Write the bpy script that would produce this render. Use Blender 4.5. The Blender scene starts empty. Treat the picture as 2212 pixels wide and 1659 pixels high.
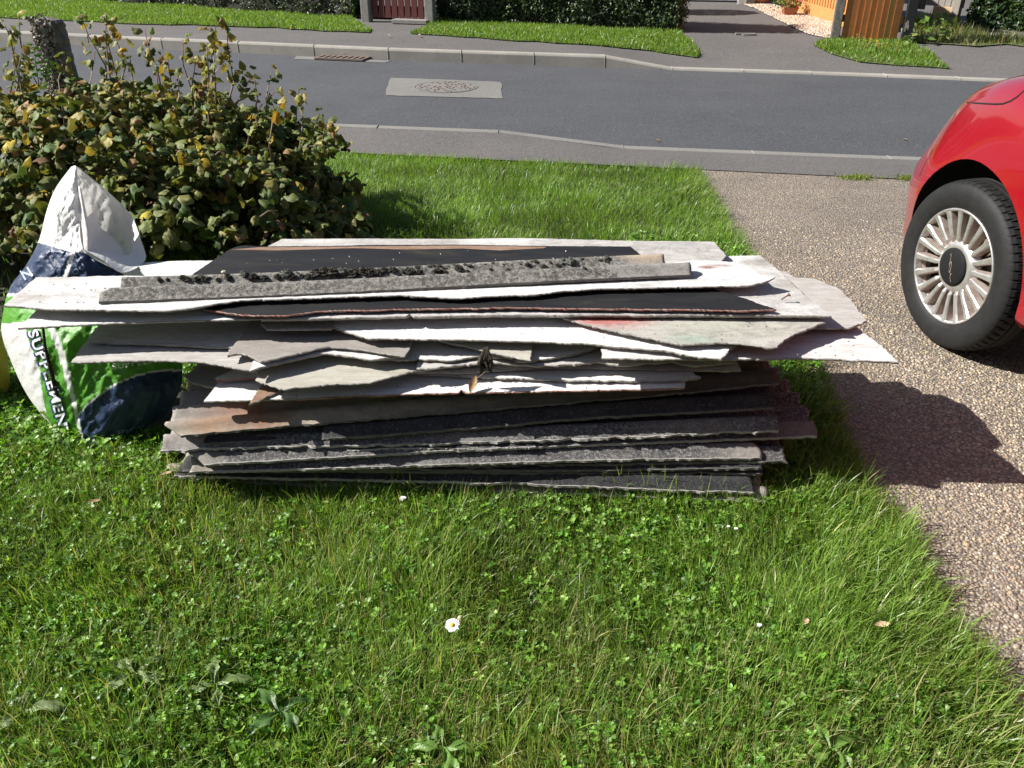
import bpy, bmesh, math, random
import numpy as np
from mathutils import Vector, Matrix
from mathutils.bvhtree import BVHTree
R = math.radians
rnd = random.Random(7)
rng = np.random.default_rng(11)
scn = bpy.context.scene
COL = scn.collection

# ------------------------------------------------------------------ camera, sky, sun, exposure
PITCH, FOC, CAMH = R(29.5), 1800.0, 1.35          # pixels below are in a 2212 x 1659 frame
cam = bpy.data.cameras.new('camera'); camo = bpy.data.objects.new('camera', cam); COL.objects.link(camo)
camo.location = (0, 0, CAMH); camo.rotation_euler = (R(90) - PITCH, 0, 0)
cam.sensor_width = 36; cam.lens = 36 * FOC / 2212; cam.clip_start = .02; cam.clip_end = 1500
scn.camera = camo
SUNV = Vector((-.770, .035, .637)).normalized()    # towards the sun
wd = bpy.data.worlds.new('World'); scn.world = wd; wd.use_nodes = True
nt = wd.node_tree; nt.nodes.clear()
sky = nt.nodes.new('ShaderNodeTexSky'); sky.sky_type = 'NISHITA'; sky.sun_disc = False
sky.sun_elevation = math.asin(SUNV.z); sky.sun_rotation = math.atan2(SUNV.x, SUNV.y)
bg = nt.nodes.new('ShaderNodeBackground'); bg.inputs[1].default_value = .05
wo = nt.nodes.new('ShaderNodeOutputWorld')
nt.links.new(sky.outputs[0], bg.inputs[0]); nt.links.new(bg.outputs[0], wo.inputs[0])
sl = bpy.data.lights.new('sun', 'SUN'); sl.energy = 4.9; sl.angle = R(.53); sl.color = (1, .962, .91)
so = bpy.data.objects.new('sun', sl); COL.objects.link(so); so.rotation_euler = (-SUNV).to_track_quat('-Z', 'Y').to_euler()
so.location = (-6, 2, 8)
vs = scn.view_settings; vs.view_transform = 'Standard'; vs.look = 'None'; vs.gamma = 1; vs.exposure = 1.0; vs.use_curve_mapping = False
scn.cycles.max_bounces = 6; scn.cycles.diffuse_bounces = 3; scn.cycles.glossy_bounces = 3
scn.cycles.transmission_bounces = 4; scn.cycles.transparent_max_bounces = 6

# ------------------------------------------------------------------ pixel -> place
CP, SP = math.cos(PITCH), math.sin(PITCH)
def ray(x, y):
    a = (x - 1106) / FOC; b = (829.5 - y) / FOC
    return Vector((a, CP + b * SP, -SP + b * CP))
def at(x, y, z=0.0):
    d = ray(x, y); t = (z - CAMH) / d.z
    return Vector((d.x * t, d.y * t, z))
def atY(x, y, Y):
    d = ray(x, y); t = Y / d.y
    return Vector((d.x * t, Y, CAMH + d.z * t))
def lerp(a, b, t): return a + (b - a) * t
def zlawn(Y): return -max(0.0, Y - 3.0) * .038
def at_lawn(x, y):
    p = at(x, y, 0)
    for _ in range(12): p = at(x, y, zlawn(p.y))
    return p
ROADZ = -.18

# ------------------------------------------------------------------ building helpers
def tag(o, label=None, cat=None, group=None, kind=None):
    if label: o['label'] = label
    if cat: o['category'] = cat
    if group: o['group'] = group
    if kind: o['kind'] = kind
    return o
def link(o, parent=None):
    COL.objects.link(o)
    if parent is not None: o.parent = parent
    return o
def empty(name, loc=(0, 0, 0), rot=(0, 0, 0), parent=None):
    o = bpy.data.objects.new(name, None); o.location = loc; o.rotation_euler = rot; o.empty_display_size = .1
    return link(o, parent)
def mats_on(me, mats):
    for m in (mats if isinstance(mats, (list, tuple)) else [mats]): me.materials.append(m)
def mk(name, V, Fs, mats, parent=None, smooth=False, fm=None, col=None, origin=None):
    """one mesh object from python lists; world coordinates, origin at its base centre (or the parent's frame)"""
    V = np.asarray(V, dtype=float)
    if origin is None and parent is None:
        lo, hi = V.min(0), V.max(0); origin = ((lo[0] + hi[0]) / 2, (lo[1] + hi[1]) / 2, lo[2])
    if origin is not None: V = V - np.asarray(origin)
    me = bpy.data.meshes.new(name); me.from_pydata(V.tolist(), [], [list(map(int, f)) for f in Fs])
    mats_on(me, mats)
    if fm is not None: me.polygons.foreach_set('material_index', np.asarray(fm, dtype=np.int32))
    if smooth: me.polygons.foreach_set('use_smooth', np.ones(len(me.polygons), dtype=bool))
    if col is not None:
        ca = me.color_attributes.new('Col', 'FLOAT_COLOR', 'POINT'); c = np.ones((len(V), 4), dtype=np.float32); c[:, :3] = col
        ca.data.foreach_set('color', c.ravel())
    me.validate(); me.update()
    o = bpy.data.objects.new(name, me)
    if origin is not None: o.location = origin
    if parent is not None and origin is None and parent.type == 'EMPTY': pass
    return link(o, parent)
def mk_tri(name, V, T, mat, col=None, parent=None, smooth=True, nper=3):
    """big mesh from numpy arrays: V (n,3), T (m,nper)"""
    V = np.ascontiguousarray(V, dtype=np.float32); T = np.ascontiguousarray(T, dtype=np.int32)
    me = bpy.data.meshes.new(name); me.vertices.add(len(V)); me.vertices.foreach_set('co', V.ravel())
    me.loops.add(T.size); me.loops.foreach_set('vertex_index', T.ravel())
    me.polygons.add(len(T)); me.polygons.foreach_set('loop_start', np.arange(0, T.size, nper, dtype=np.int32))
    me.polygons.foreach_set('loop_total', np.full(len(T), nper, dtype=np.int32))
    if smooth: me.polygons.foreach_set('use_smooth', np.ones(len(T), dtype=bool))
    me.update(calc_edges=True)
    if col is not None:
        ca = me.color_attributes.new('Col', 'FLOAT_COLOR', 'POINT'); c = np.ones((len(V), 4), dtype=np.float32); c[:, :3] = col
        ca.data.foreach_set('color', c.ravel())
    mats_on(me, mat)
    return link(bpy.data.objects.new(name, me), parent)
def box_vf(lo, hi):
    (a, b, c), (d, e, f) = lo, hi
    V = [(a, b, c), (d, b, c), (d, e, c), (a, e, c), (a, b, f), (d, b, f), (d, e, f), (a, e, f)]
    return V, [(0, 3, 2, 1), (4, 5, 6, 7), (0, 1, 5, 4), (1, 2, 6, 5), (2, 3, 7, 6), (3, 0, 4, 7)]
def bev(o, w=.004, seg=2):
    m = o.modifiers.new('bevel', 'BEVEL'); m.width = w; m.segments = seg; m.limit_method = 'ANGLE'; return o
def box(name, lo, hi, mat, parent=None, w=.004):
    V, Fs = box_vf(lo, hi); o = mk(name, V, Fs, mat, parent)
    return bev(o, w) if w else o
def obox(name, c, ax, ay, az, mat, parent=None, w=.004):
    """box from a centre and three half-axis vectors"""
    c, ax, ay, az = map(Vector, (c, ax, ay, az)); V = []
    for k in (-1, 1):
        for (i, j) in ((-1, -1), (1, -1), (1, 1), (-1, 1)): V.append(c + ax * i + ay * j + az * k)
    o = mk(name, V, box_vf((0, 0, 0), (1, 1, 1))[1], mat, parent)
    return bev(o, w) if w else o
def tube_vf(pts, rads, n=6, cap=True):
    pts = [Vector(p) for p in pts]; V = []; Fs = []
    if not hasattr(rads, '__len__'): rads = [rads] * len(pts)
    up = Vector((.13, .27, .95)).normalized()
    for i, p in enumerate(pts):
        t = (pts[min(i + 1, len(pts) - 1)] - pts[max(i - 1, 0)])
        if t.length < 1e-9: t = Vector((0, 0, 1))
        t.normalize(); a = t.cross(up)
        if a.length < .05: a = t.cross(Vector((1, 0, 0)))
        a.normalize(); b = t.cross(a)
        for k in range(n):
            th = 2 * math.pi * k / n; V.append(p + (a * math.cos(th) + b * math.sin(th)) * rads[i])
    for i in range(len(pts) - 1):
        for k in range(n):
            k2 = (k + 1) % n; Fs.append((i * n + k, i * n + k2, (i + 1) * n + k2, (i + 1) * n + k))
    if cap: Fs.append(tuple(range(n - 1, -1, -1))); Fs.append(tuple(range((len(pts) - 1) * n, len(pts) * n)))
    return V, Fs
def tube(name, pts, rads, mat, parent=None, n=6):
    V, Fs = tube_vf(pts, rads, n); return mk(name, V, Fs, mat, parent, smooth=True)
def grid_faces(nu, nv, close_u=False):
    Fs = []
    for j in range(nv - 1):
        for i in range(nu if close_u else nu - 1):
            i2 = (i + 1) % nu; Fs.append((j * nu + i, j * nu + i2, (j + 1) * nu + i2, (j + 1) * nu + i))
    return Fs
def lathe(name, prof, mat, parent=None, n=64, axis='X', smooth=True):
    """prof: (radius, axial) pairs, spun about X"""
    V = []
    for (r, a) in prof:
        for k in range(n):
            th = 2 * math.pi * k / n; V.append((a, r * math.cos(th), r * math.sin(th)))
    o = mk(name, V, grid_faces(n, len(prof), True), mat, parent, smooth=smooth); return o
class VN:
    """value noise for shaping"""
    def __init__(s, seed): s.r = np.random.default_rng(seed).random((64, 64, 64))
    def __call__(s, x, y, z=0.0):
        x, y, z = np.broadcast_arrays(np.asarray(x, float), np.asarray(y, float), np.asarray(z, float))
        xi, yi, zi = np.floor(x).astype(int), np.floor(y).astype(int), np.floor(z).astype(int)
        f = lambda t: t * t * (3 - 2 * t)
        u, v, w = f(x - xi), f(y - yi), f(z - zi); o = 0
        for a in (0, 1):
            for b in (0, 1):
                for c in (0, 1):
                    o = o + s.r[(xi + a) % 64, (yi + b) % 64, (zi + c) % 64] * (u if a else 1 - u) * (v if b else 1 - v) * (w if c else 1 - w)
        return o * 2 - 1
vn = VN(5)
# ------------------------------------------------------------------ materials
class NB:
    def __init__(s, name):
        s.m = bpy.data.materials.new(name); s.m.use_nodes = True; s.t = s.m.node_tree; s.t.nodes.clear()
        s.out = s.t.nodes.new('ShaderNodeOutputMaterial')
        g = s.t.nodes.new('ShaderNodeNewGeometry'); s.pos = g.outputs['Position']
    def n(s, ty, **kw):
        nd = s.t.nodes.new('ShaderNode' + ty)
        for k, v in kw.items():
            if k.startswith('_'): setattr(nd, k[1:], v)
            else: s.put(nd.inputs[int(k[1:]) if k[1:].isdigit() and k[0] == 'i' else k.replace('_', ' ')], v)
        return nd
    def put(s, sock, v):
        if isinstance(v, bpy.types.NodeSocket): s.t.links.new(v, sock)
        elif isinstance(v, (tuple, list)) and sock.type == 'RGBA': sock.default_value = (*v[:3], 1)
        else: sock.default_value = v
    def noise(s, scale, detail=4, rough=.6, vec=None, dist=0):
        return s.n('TexNoise', Vector=vec if vec is not None else s.pos, Scale=scale, Detail=detail, Roughness=rough, Distortion=dist).outputs[0]
    def ramp(s, v, a, b): return s.n('MapRange', Value=v, i1=a, i2=b).outputs[0]
    def mix(s, f, a, b, mode='MIX'):
        nd = s.n('MixRGB', _blend_type=mode); s.put(nd.inputs[0], f); s.put(nd.inputs[1], a); s.put(nd.inputs[2], b); return nd.outputs[0]
    def math(s, op, a, b=0.0): return s.n('Math', _operation=op, i0=a, i1=b).outputs[0]
    def scaled(s, x, y, z): return s.n('VectorMath', _operation='MULTIPLY', i0=s.pos, i1=(x, y, z)).outputs[0]
    def bsdf(s, col, rough=.8, bump=None, bstr=.3, bdist=.002, **kw):
        p = s.n('BsdfPrincipled'); s.put(p.inputs['Base Color'], col); s.put(p.inputs['Roughness'], rough)
        for k, v in kw.items(): s.put(p.inputs[k.replace('_', ' ')], v)
        if bump is not None:
            b = s.n('Bump', Strength=bstr, Distance=bdist, Height=bump); s.t.links.new(b.outputs[0], p.inputs['Normal'])
        return p.outputs[0]
    def done(s, sh): s.t.links.new(sh, s.out.inputs[0]); return s.m
def cement(name, c1, c2, stain=(.12, .1, .08), amt=.5, scale=9, speck=.5, rough=.85, streak=(1, 3, 3), seed=0.0, specdark=(.03, .025, .02), bstr=.35):
    b = NB(name); v = b.n('VectorMath', _operation='ADD', i0=b.scaled(*streak), i1=(seed * 3.1, seed * 1.7, seed * .9)).outputs[0]
    base = b.mix(b.ramp(b.noise(scale, 6, .65, v), .35, .65), c1, c2)
    st = b.ramp(b.noise(scale * .45, 8, .72, v, .6), .62 - .12 * amt, .85 - .12 * amt)
    base = b.mix(b.math('MULTIPLY', st, amt), base, stain)
    base = b.mix(b.math('MULTIPLY', b.ramp(b.noise(16, 8, .7, v, 1.0), .46, .62), .25 + .45 * amt), base, b.mix(.55, c2, stain))
    base = b.mix(b.math('MULTIPLY', b.ramp(b.noise(70, 3, .6, b.scaled(.12, 2.2, 1), .3), .60, .68), .25 + .3 * amt), base, stain)
    fine = b.noise(420, 3, .7)
    base = b.mix(b.math('MULTIPLY', b.ramp(fine, .3, .7), .22), base, (.0, .0, .0))
    base = b.mix(b.math('MULTIPLY', b.ramp(b.noise(34, 7, .78, b.scaled(.35, 1.6, 1.6), .5), .46, .68), .22 + .34 * amt), base, stain)
    base = b.mix(b.math('MULTIPLY', b.ramp(b.noise(150, 5, .75), .50, .66), .16 + .26 * amt), base, stain)
    sp = b.ramp(b.noise(95, 4, .6, None, .5), .68, .72)
    base = b.mix(b.math('MULTIPLY', sp, speck), base, specdark)
    h = b.math('ADD', b.noise(300, 4, .7), b.math('MULTIPLY', b.noise(60, 3), .8))
    return b.done(b.bsdf(base, rough, h, bstr, .0015))
M = {}
M['white'] = cement('white_painted_board', (.78, .77, .75), (.70, .69, .67), (.38, .33, .28), .35, 7, .55)
M['white2'] = cement('white_board_dusty', (.68, .66, .64), (.60, .58, .56), (.30, .27, .24), .5, 9, .6, seed=2)
M['pale'] = cement('pale_cement_board', (.50, .48, .45), (.41, .39, .36), (.22, .19, .16), .5, 8, .5, seed=3)
M['beige'] = cement('beige_cement_board', (.47, .45, .38), (.39, .37, .31), (.24, .22, .17), .5, 8, .6, seed=4)
M['grey'] = cement('grey_brown_board', (.33, .30, .27), (.26, .235, .21), (.17, .15, .13), .6, 10, .5, seed=5)
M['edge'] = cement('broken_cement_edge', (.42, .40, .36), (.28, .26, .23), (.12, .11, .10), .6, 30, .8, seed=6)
M['rededge'] = cement('red_primer_edge', (.30, .09, .06), (.40, .30, .26), (.12, .05, .04), .6, 22, .6, seed=7)
M['rust'] = cement('rusty_brown_board', (.24, .13, .075), (.17, .09, .05), (.33, .25, .19), .5, 18, .6, seed=8)
M['corr'] = cement('lichened_corrugated_cement', (.105, .105, .11), (.055, .056, .062), (.33, .31, .28), .4, 26, .7, seed=9, bstr=.6)
M['corrpale'] = cement('pale_corrugated_cement', (.36, .33, .29), (.27, .245, .215), (.16, .13, .11), .6, 12, .5, seed=10)
def m_lichen(name, dark, mid, pale, cov=.5, sc=1.0, seed=0):
    b = NB(name); v = b.n('VectorMath', _operation='ADD', i0=b.pos, i1=(seed * 1.3, seed * .7, seed)).outputs[0]
    c = b.mix(b.ramp(b.noise(16 * sc, 6, .7, v), .38, .62), dark, mid)
    c = b.mix(b.math('MULTIPLY', b.ramp(b.noise(130 * sc, 6, .8, v, .4), .60 - .12 * cov, .68 - .12 * cov), .85), c, pale)
    c = b.mix(b.ramp(b.noise(210 * sc, 4, .7, v), .58, .66), c, (.022, .021, .02))
    c = b.mix(b.math('MULTIPLY', b.ramp(b.noise(7 * sc, 7, .75, v, .8), .55, .70), .45), c, dark)
    return b.done(b.bsdf(c, .93, b.math('ADD', b.noise(170, 6, .8), b.noise(60, 3)), .8, .003))
M['corr'] = m_lichen('dark_lichened_corrugated', (.018, .018, .020), (.042, .042, .045), (.115, .11, .10), .5)
M['corr2'] = m_lichen('black_lichened_corrugated', (.014, .014, .016), (.030, .030, .033), (.09, .09, .09), .5, 1.0, 4)
M['mossy'] = cement('weathered_grey_corrugated', (.30, .29, .275), (.22, .213, .20), (.37, .34, .28), .5, 38, .75, seed=11, bstr=.7)
def m_dark():
    b = NB('charcoal_painted_board'); v = b.scaled(1, 4, 4)
    base = b.mix(b.ramp(b.noise(5, 6, .7, v), .4, .65), (.009, .009, .011), (.018, .0175, .017))
    base = b.mix(b.ramp(b.noise(3.2, 5, .6, v, .7), .56, .72), base, (.042, .036, .022))
    base = b.mix(b.math('MULTIPLY', b.ramp(b.noise(120, 3), .74, .76), .8), base, (.5, .5, .5))
    return b.done(b.bsdf(base, .7, b.noise(200, 4), .25, .001, Specular_IOR_Level=.25))
M['dark'] = m_dark()
def m_stained(name, c1, c2, spots, lich=0):
    """pale board with soft sprayed patches at places in the world"""
    b = NB(name); base = b.mix(b.ramp(b.noise(9, 6, .65, b.scaled(1, 3, 3)), .35, .65), c1, c2)
    if lich:
        base = b.mix(b.math('MULTIPLY', b.ramp(b.noise(130, 6, .8, None, .4), .49, .57), lich), base, (.33, .32, .30))
        base = b.mix(b.math('MULTIPLY', b.ramp(b.noise(190, 5, .75), .51, .58), .8), base, (.03, .029, .027))
    for (p, r, c, a) in spots:
        d = b.n('VectorMath', _operation='DISTANCE', i0=b.scaled(.45, 1, 1), i1=(p[0] * .45, p[1], p[2])).outputs['Value']
        w = b.math('ADD', d, b.math('MULTIPLY', b.math('SUBTRACT', b.noise(22, 4), .5), r * .9))
        base = b.mix(b.math('MULTIPLY', b.ramp(w, r, r * .2), a), base, c)
    dk = b.mix(.6, base, (.06, .05, .04))
    base = b.mix(b.math('MULTIPLY', b.ramp(b.noise(16, 8, .7, None, 1.0), .46, .62), .45), base, dk)
    dk = b.mix(.6, base, (.06, .05, .04))
    base = b.mix(b.math('MULTIPLY', b.ramp(b.noise(34, 7, .78, b.scaled(.35, 1.6, 1.6), .5), .46, .68), .55), base, dk)
    base = b.mix(b.math('MULTIPLY', b.ramp(b.noise(150, 5, .75), .50, .66), .5), base, dk)
    base = b.mix(b.math('MULTIPLY', b.ramp(b.noise(95, 4), .68, .72), .5), base, (.05, .04, .03))
    base = b.mix(b.math('MULTIPLY', b.ramp(b.noise(420, 3), .3, .7), .2), base, (0, 0, 0))
    return b.done(b.bsdf(base, .85, b.noise(260, 4, .7), .35, .0015))
def m_attr(name, rough=.55, trans=.0, tcol=(1.25, 1.3, .55), spec=.3, bump=0):
    b = NB(name); a = b.n('Attribute', _attribute_name='Col').outputs['Color']
    sh = b.bsdf(a, rough, b.noise(bump, 3) if bump else None, .3, .002, Specular_IOR_Level=spec)
    if trans:
        t = b.n('BsdfTranslucent', Color=b.mix(1.0, a, tcol, 'MULTIPLY')).outputs[0]
        mx = b.n('MixShader', i0=trans, i1=sh, i2=t); sh = mx.outputs[0]
    return b.done(sh)
M['grass'] = m_attr('grass_blades', .38, .42, spec=.4)
M['clover'] = m_attr('clover_leaves', .42, .38, (1.3, 1.35, .5), .4)
M['leaf'] = m_attr('bush_leaves', .6, .28, (1.3, 1.15, .5))
M['hedgeleaf'] = m_attr('hedge_leaves', .38, .2)
M['vcol'] = m_attr('mixed_small_matter', .8, 0)
M['pebble'] = m_attr('exposed_pebbles', .6, 0, bump=350)
def m_soil():
    b = NB('lawn_soil'); c = b.mix(b.ramp(b.noise(14, 6), .35, .7), (.020, .026, .008), (.045, .04, .022))
    return b.done(b.bsdf(c, .95, b.noise(120, 5), .8, .01))
M['soil'] = m_soil()
def m_ground():
    b = NB('far_ground'); c = b.mix(b.ramp(b.noise(.3, 6), .35, .7), (.07, .11, .03), (.11, .12, .05)); return b.done(b.bsdf(c, .95))
M['ground'] = m_ground()
def m_asphalt(name, c1, c2, agg=.35, patch=(.12, .12, .12), light=(.3, .29, .27), sc=1.0):
    b = NB(name)
    base = b.mix(b.ramp(b.noise(1.3, 7, .65), .3, .7), c1, c2)
    base = b.mix(b.math('MULTIPLY', b.ramp(b.noise(.5, 6, .6, b.scaled(.25, 1.6, 1), .3), .5, .75), .35), base, patch)
    v = b.n('TexVoronoi', Vector=b.pos, Scale=110 * sc); gr = b.ramp(v.outputs['Color'], .5, .95)
    base = b.mix(b.math('MULTIPLY', gr, agg), base, light)
    base = b.mix(b.math('MULTIPLY', b.ramp(v.outputs['Distance'], .4, .8), .45), base, (.015, .015, .015))
    sp = b.ramp(b.noise(26, 3, .5), .735, .75); base = b.mix(b.math('MULTIPLY', sp, .5), base, light)
    return b.done(b.bsdf(base, .88, v.outputs['Distance'], .5, .004))
M['road'] = m_asphalt('road_asphalt', (.044, .046, .052), (.062, .064, .070), .30, (.085, .085, .089), (.20, .20, .21))
M['path'] = m_asphalt('pavement_asphalt', (.088, .080, .076), (.118, .108, .101), .35, (.14, .13, .122), (.27, .25, .235))
M['concpatch'] = m_asphalt('concrete_patch', (.17, .163, .15), (.21, .20, .185), .2, (.19, .18, .168), (.32, .31, .28), 2)
def m_kerb():
    b = NB('kerb_concrete'); c = b.mix(b.ramp(b.noise(3, 6), .35, .7), (.27, .25, .215), (.35, .325, .285))
    c = b.mix(b.math('MULTIPLY', b.ramp(b.noise(16, 5, .7, None, .4), .58, .70), .55), c, (.13, .12, .11))
    c = b.mix(b.math('MULTIPLY', b.ramp(b.noise(160, 3), .35, .7), .25), c, (.1, .1, .1))
    return b.done(b.bsdf(c, .9, b.noise(180, 4), .4, .003))
M['kerb'] = m_kerb()
M['kerb2'] = m_asphalt('worn_edging', (.19, .178, .16), (.235, .222, .20), .25, (.21, .20, .185), (.34, .32, .30), 2)
def m_aggr():
    b = NB('exposed_aggregate'); v = b.n('TexVoronoi', Vector=b.pos, Scale=125, Randomness=1.0)
    cr = b.n('ValToRGB'); r = cr.color_ramp; b.t.links.new(b.n('SeparateColor', i0=v.outputs['Color']).outputs[0], cr.inputs[0])
    cols = [(0, (.15, .12, .095)), (.22, (.25, .19, .135)), (.4, (.32, .25, .18)), (.55, (.21, .175, .15)), (.7, (.34, .29, .23)), (.86, (.36, .27, .17)), (.96, (.48, .45, .40))]
    r.elements[0].color = (*cols[0][1], 1); r.elements[1].position = cols[1][0]; r.elements[1].color = (*cols[1][1], 1)
    for p, c in cols[2:]:
        e = r.elements.new(p); e.color = (*c, 1)
    r.interpolation = 'CONSTANT'
    c = b.mix(b.math('MULTIPLY', b.ramp(v.outputs['Distance'], .42, .7), .85), cr.outputs[0], (.13, .112, .092))
    dirt = b.ramp(b.noise(1.1, 6, .65, None, .4), .42, .68); c = b.mix(b.math('MULTIPLY', dirt, .5), c, (.075, .066, .058))
    return b.done(b.bsdf(c, .75, b.math('SUBTRACT', 1.0, v.outputs['Distance']), .9, .006))
M['aggr'] = m_aggr()
M['t1'] = m_lichen('mottled_mossy_ridge', (.055, .052, .048), (.15, .142, .128), (.29, .27, .235), 1.0, .6, 8)
def plain(name, c, rough=.6, c2=None, sc=20, bump=0, metal=0, **kw):
    b = NB(name); col = b.mix(b.ramp(b.noise(sc, 5, .65), .3, .7), c, c2) if c2 else c
    return b.done(b.bsdf(col, rough, b.noise(bump, 4) if bump else None, .4, .002, Metallic=metal, **kw))
M['carred'] = plain('red_car_paint', (.25, .002, .010), .22, Coat_Weight=1.0, Coat_Roughness=.03)
M['black'] = plain('black_plastic', (.007, .007, .008), .75, (.012, .012, .012), 40, Specular_IOR_Level=.2)
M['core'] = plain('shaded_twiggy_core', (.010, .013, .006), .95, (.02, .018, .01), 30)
M['gap'] = plain('panel_gap', (.006, .004, .004), .9)
M['glass'] = plain('tinted_car_glass', (.015, .02, .02), .05, Coat_Weight=1.0)
M['rubber'] = plain('tyre_rubber', (.009, .009, .0095), .65, (.017, .0165, .016), 30, 160, Specular_IOR_Level=.3)
def m_alloy():
    b = NB('brake_dusty_alloy'); d = b.ramp(b.noise(28, 5, .7), .45, .75)
    c = b.mix(b.math('MULTIPLY', d, .6), (.62, .60, .58), (.22, .14, .105)); return b.done(b.bsdf(c, .34, None, Metallic=.75))
M['alloy'] = m_alloy()
M['alloydirt'] = plain('brake_dust_on_alloy', (.26, .19, .155), .6, (.42, .36, .32), 40, 0, .4)
M['iron'] = plain('rusty_cast_iron', (.13, .085, .06), .8, (.20, .16, .13), 60, 90)
M['timber'] = plain('orange_stained_timber', (.46, .185, .052), .7, (.36, .14, .04), 14, 60)
M['timber2'] = plain('bright_orange_timber', (.55, .24, .075), .7, (.46, .19, .06), 14, 60)
M['timbergreen'] = plain('algae_green_timber', (.24, .17, .045), .75, (.30, .16, .05), 20, 60)
M['weathered'] = plain('weathered_grey_timber', (.30, .27, .235), .85, (.20, .18, .155), 30, 60)
M['darkpost'] = plain('dark_old_timber', (.07, .062, .052), .85, (.20, .18, .155), 25, 60)
M['blackpost'] = plain('black_flaking_paint', (.004, .004, .005), .6, (.008, .008, .009), 18, 50)
M['gate'] = plain('dark_red_gate_paint', (.105, .018, .014), .6, (.08, .014, .012), 12, 50)
M['concrete'] = plain('old_concrete', (.26, .245, .22), .9, (.18, .17, .155), 18, 80)
M['terracotta'] = plain('terracotta', (.42, .16, .09), .75, (.34, .12, .07), 12, 60)
M['bark'] = plain('twig_bark', (.16, .11, .08), .85, (.27, .20, .15), 50, 120)
M['deadbrown'] = plain('dead_brown_leaf', (.22, .13, .06), .8, (.30, .19, .10), 60, 90)
M['tanleaf'] = plain('dry_tan_leaf', (.50, .38, .22), .8, (.38, .27, .15), 60, 90)
M['yellowbag'] = plain('yellow_sack', (.66, .50, .06), .5, (.58, .43, .05), 9, 30)
M['shell'] = plain('pale_snail_shell', (.62, .53, .37), .45, (.5, .4, .26), 60)
M['nail'] = plain('rusty_nail', (.20, .10, .07), .7, (.12, .06, .05), 150, 100)
M['petal'] = plain('daisy_petal', (.82, .82, .82), .6); M['daisyeye'] = plain('daisy_eye', (.75, .50, .02), .8, (.6, .38, .02), 300, 400)
M['whiteflint'] = plain('white_chip', (.72, .70, .66), .8, (.6, .58, .54), 80)
def m_root():
    b = NB('dark_moss_root'); c = b.mix(b.ramp(b.noise(140, 5), .35, .7), (.02, .016, .01), (.075, .055, .035)); return b.done(b.bsdf(c, .95, b.noise(300, 5), 1.0, .004))
M['root'] = m_root()
# ------------------------------------------------------------------ the setting: near ground, road, kerbs
def unit(a): return a / np.maximum(np.linalg.norm(a, axis=-1, keepdims=True), 1e-9)
EDGE = [at_lawn(*q) for q in [(1472, 352), (1510, 375), (1553, 440), (1608, 530), (1690, 690), (1775, 800), (1835, 950), (1880, 1070), (1945, 1130), (1990, 1250), (2050, 1340), (2125, 1430), (2205, 1590)]][::-1]
EY = np.array([p.y for p in EDGE]); EX = np.array([p.x for p in EDGE])
def drive_edge(Y): return np.interp(Y, EY, EX) + .008 * np.sin(np.asarray(Y) * 9) + .006 * np.sin(np.asarray(Y) * 23 + 1)
KA, KB = at(700, 265, -.06), at(1990, 338, -.14)
def Yk(X): return KA.y + (X - KA.x) * (KB.y - KA.y) / (KB.x - KA.x)
KX1, KX2 = at(1090, 275, -.06).x, at(1325, 316, -.14).x
def zk(X): return lerp(-.06, -.14, min(1, max(0, (X - KX1) / (KX2 - KX1))))
IA, IB = at_lawn(720, 330), at_lawn(1980, 390)
def Yi(X): return IA.y + (X - IA.x) * (IB.y - IA.y) / (IB.x - IA.x)
xs = np.concatenate([np.linspace(-40, -4, 6), np.linspace(-3.2, 6, 60), np.linspace(7, 40, 6)])
def strip(name, xs, rows, mat, kind='structure', parent=None):
    """rows: functions X -> (Y, z), from near to far"""
    V = [(x, *r(x)) for r in rows for x in xs]
    o = mk(name, V, grid_faces(len(xs), len(rows)), mat, parent, smooth=True)
    if kind: tag(o, kind=kind)
    return o
V, Fs = [(-400, -300, -.34), (400, -300, -.34), (400, 500, -.34), (-400, 500, -.34)], [(0, 1, 2, 3)]
tag(mk('ground', V, Fs, M['ground']), kind='structure')
# near lawn and the driveway share the drive_edge line
ly = np.concatenate([np.linspace(-4, .6, 4), np.linspace(.8, 5.05, 60)])
def lawn_x(k): return lambda Y: lerp(-9.0, float(drive_edge(min(max(Y, .9), 5.4))), k)
V = []; ks = np.linspace(0, 1, 40)
for Y in list(ly) + [None]:
    for k in ks:
        if Y is None:
            x = lerp(-9, float(drive_edge(5.1)), k); V.append((x, Yi(x) + .02, zlawn(Yi(x)) - .02))
        else: x = lawn_x(k)(Y); V.append((x, Y, zlawn(Y) - .012 + .004 * float(vn(x * 3, Y * 3)) - .02 * (k == 1)))
lawn = tag(mk('lawn', V, grid_faces(len(ks), len(ly) + 1), M['soil'], smooth=True), kind='structure')
V = []; ks = np.linspace(0, 1, 16)
for Y in list(ly) + [None]:
    for k in ks:
        if Y is None: x = lerp(float(drive_edge(5.1)) - .04, 9, k); V.append((x, Yi(x) + .02, zlawn(Yi(x)) + .0))
        else: x = lerp(float(drive_edge(min(max(Y, .9), 5.4))) - .04, 9, k); V.append((x, Y, zlawn(Y)))
driveway = tag(mk('driveway', V, grid_faces(len(ks), len(ly) + 1), M['aggr'], smooth=True), kind='structure')
strip('pavement', xs, [lambda x: (Yi(x), zlawn(Yi(x)) + .006), lambda x: (lerp(Yi(x), Yk(x), .5), lerp(zlawn(Yi(x)) + .012, zk(x), .45)), lambda x: (Yk(x) - .10, zk(x) - .004)], M['path'])
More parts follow.
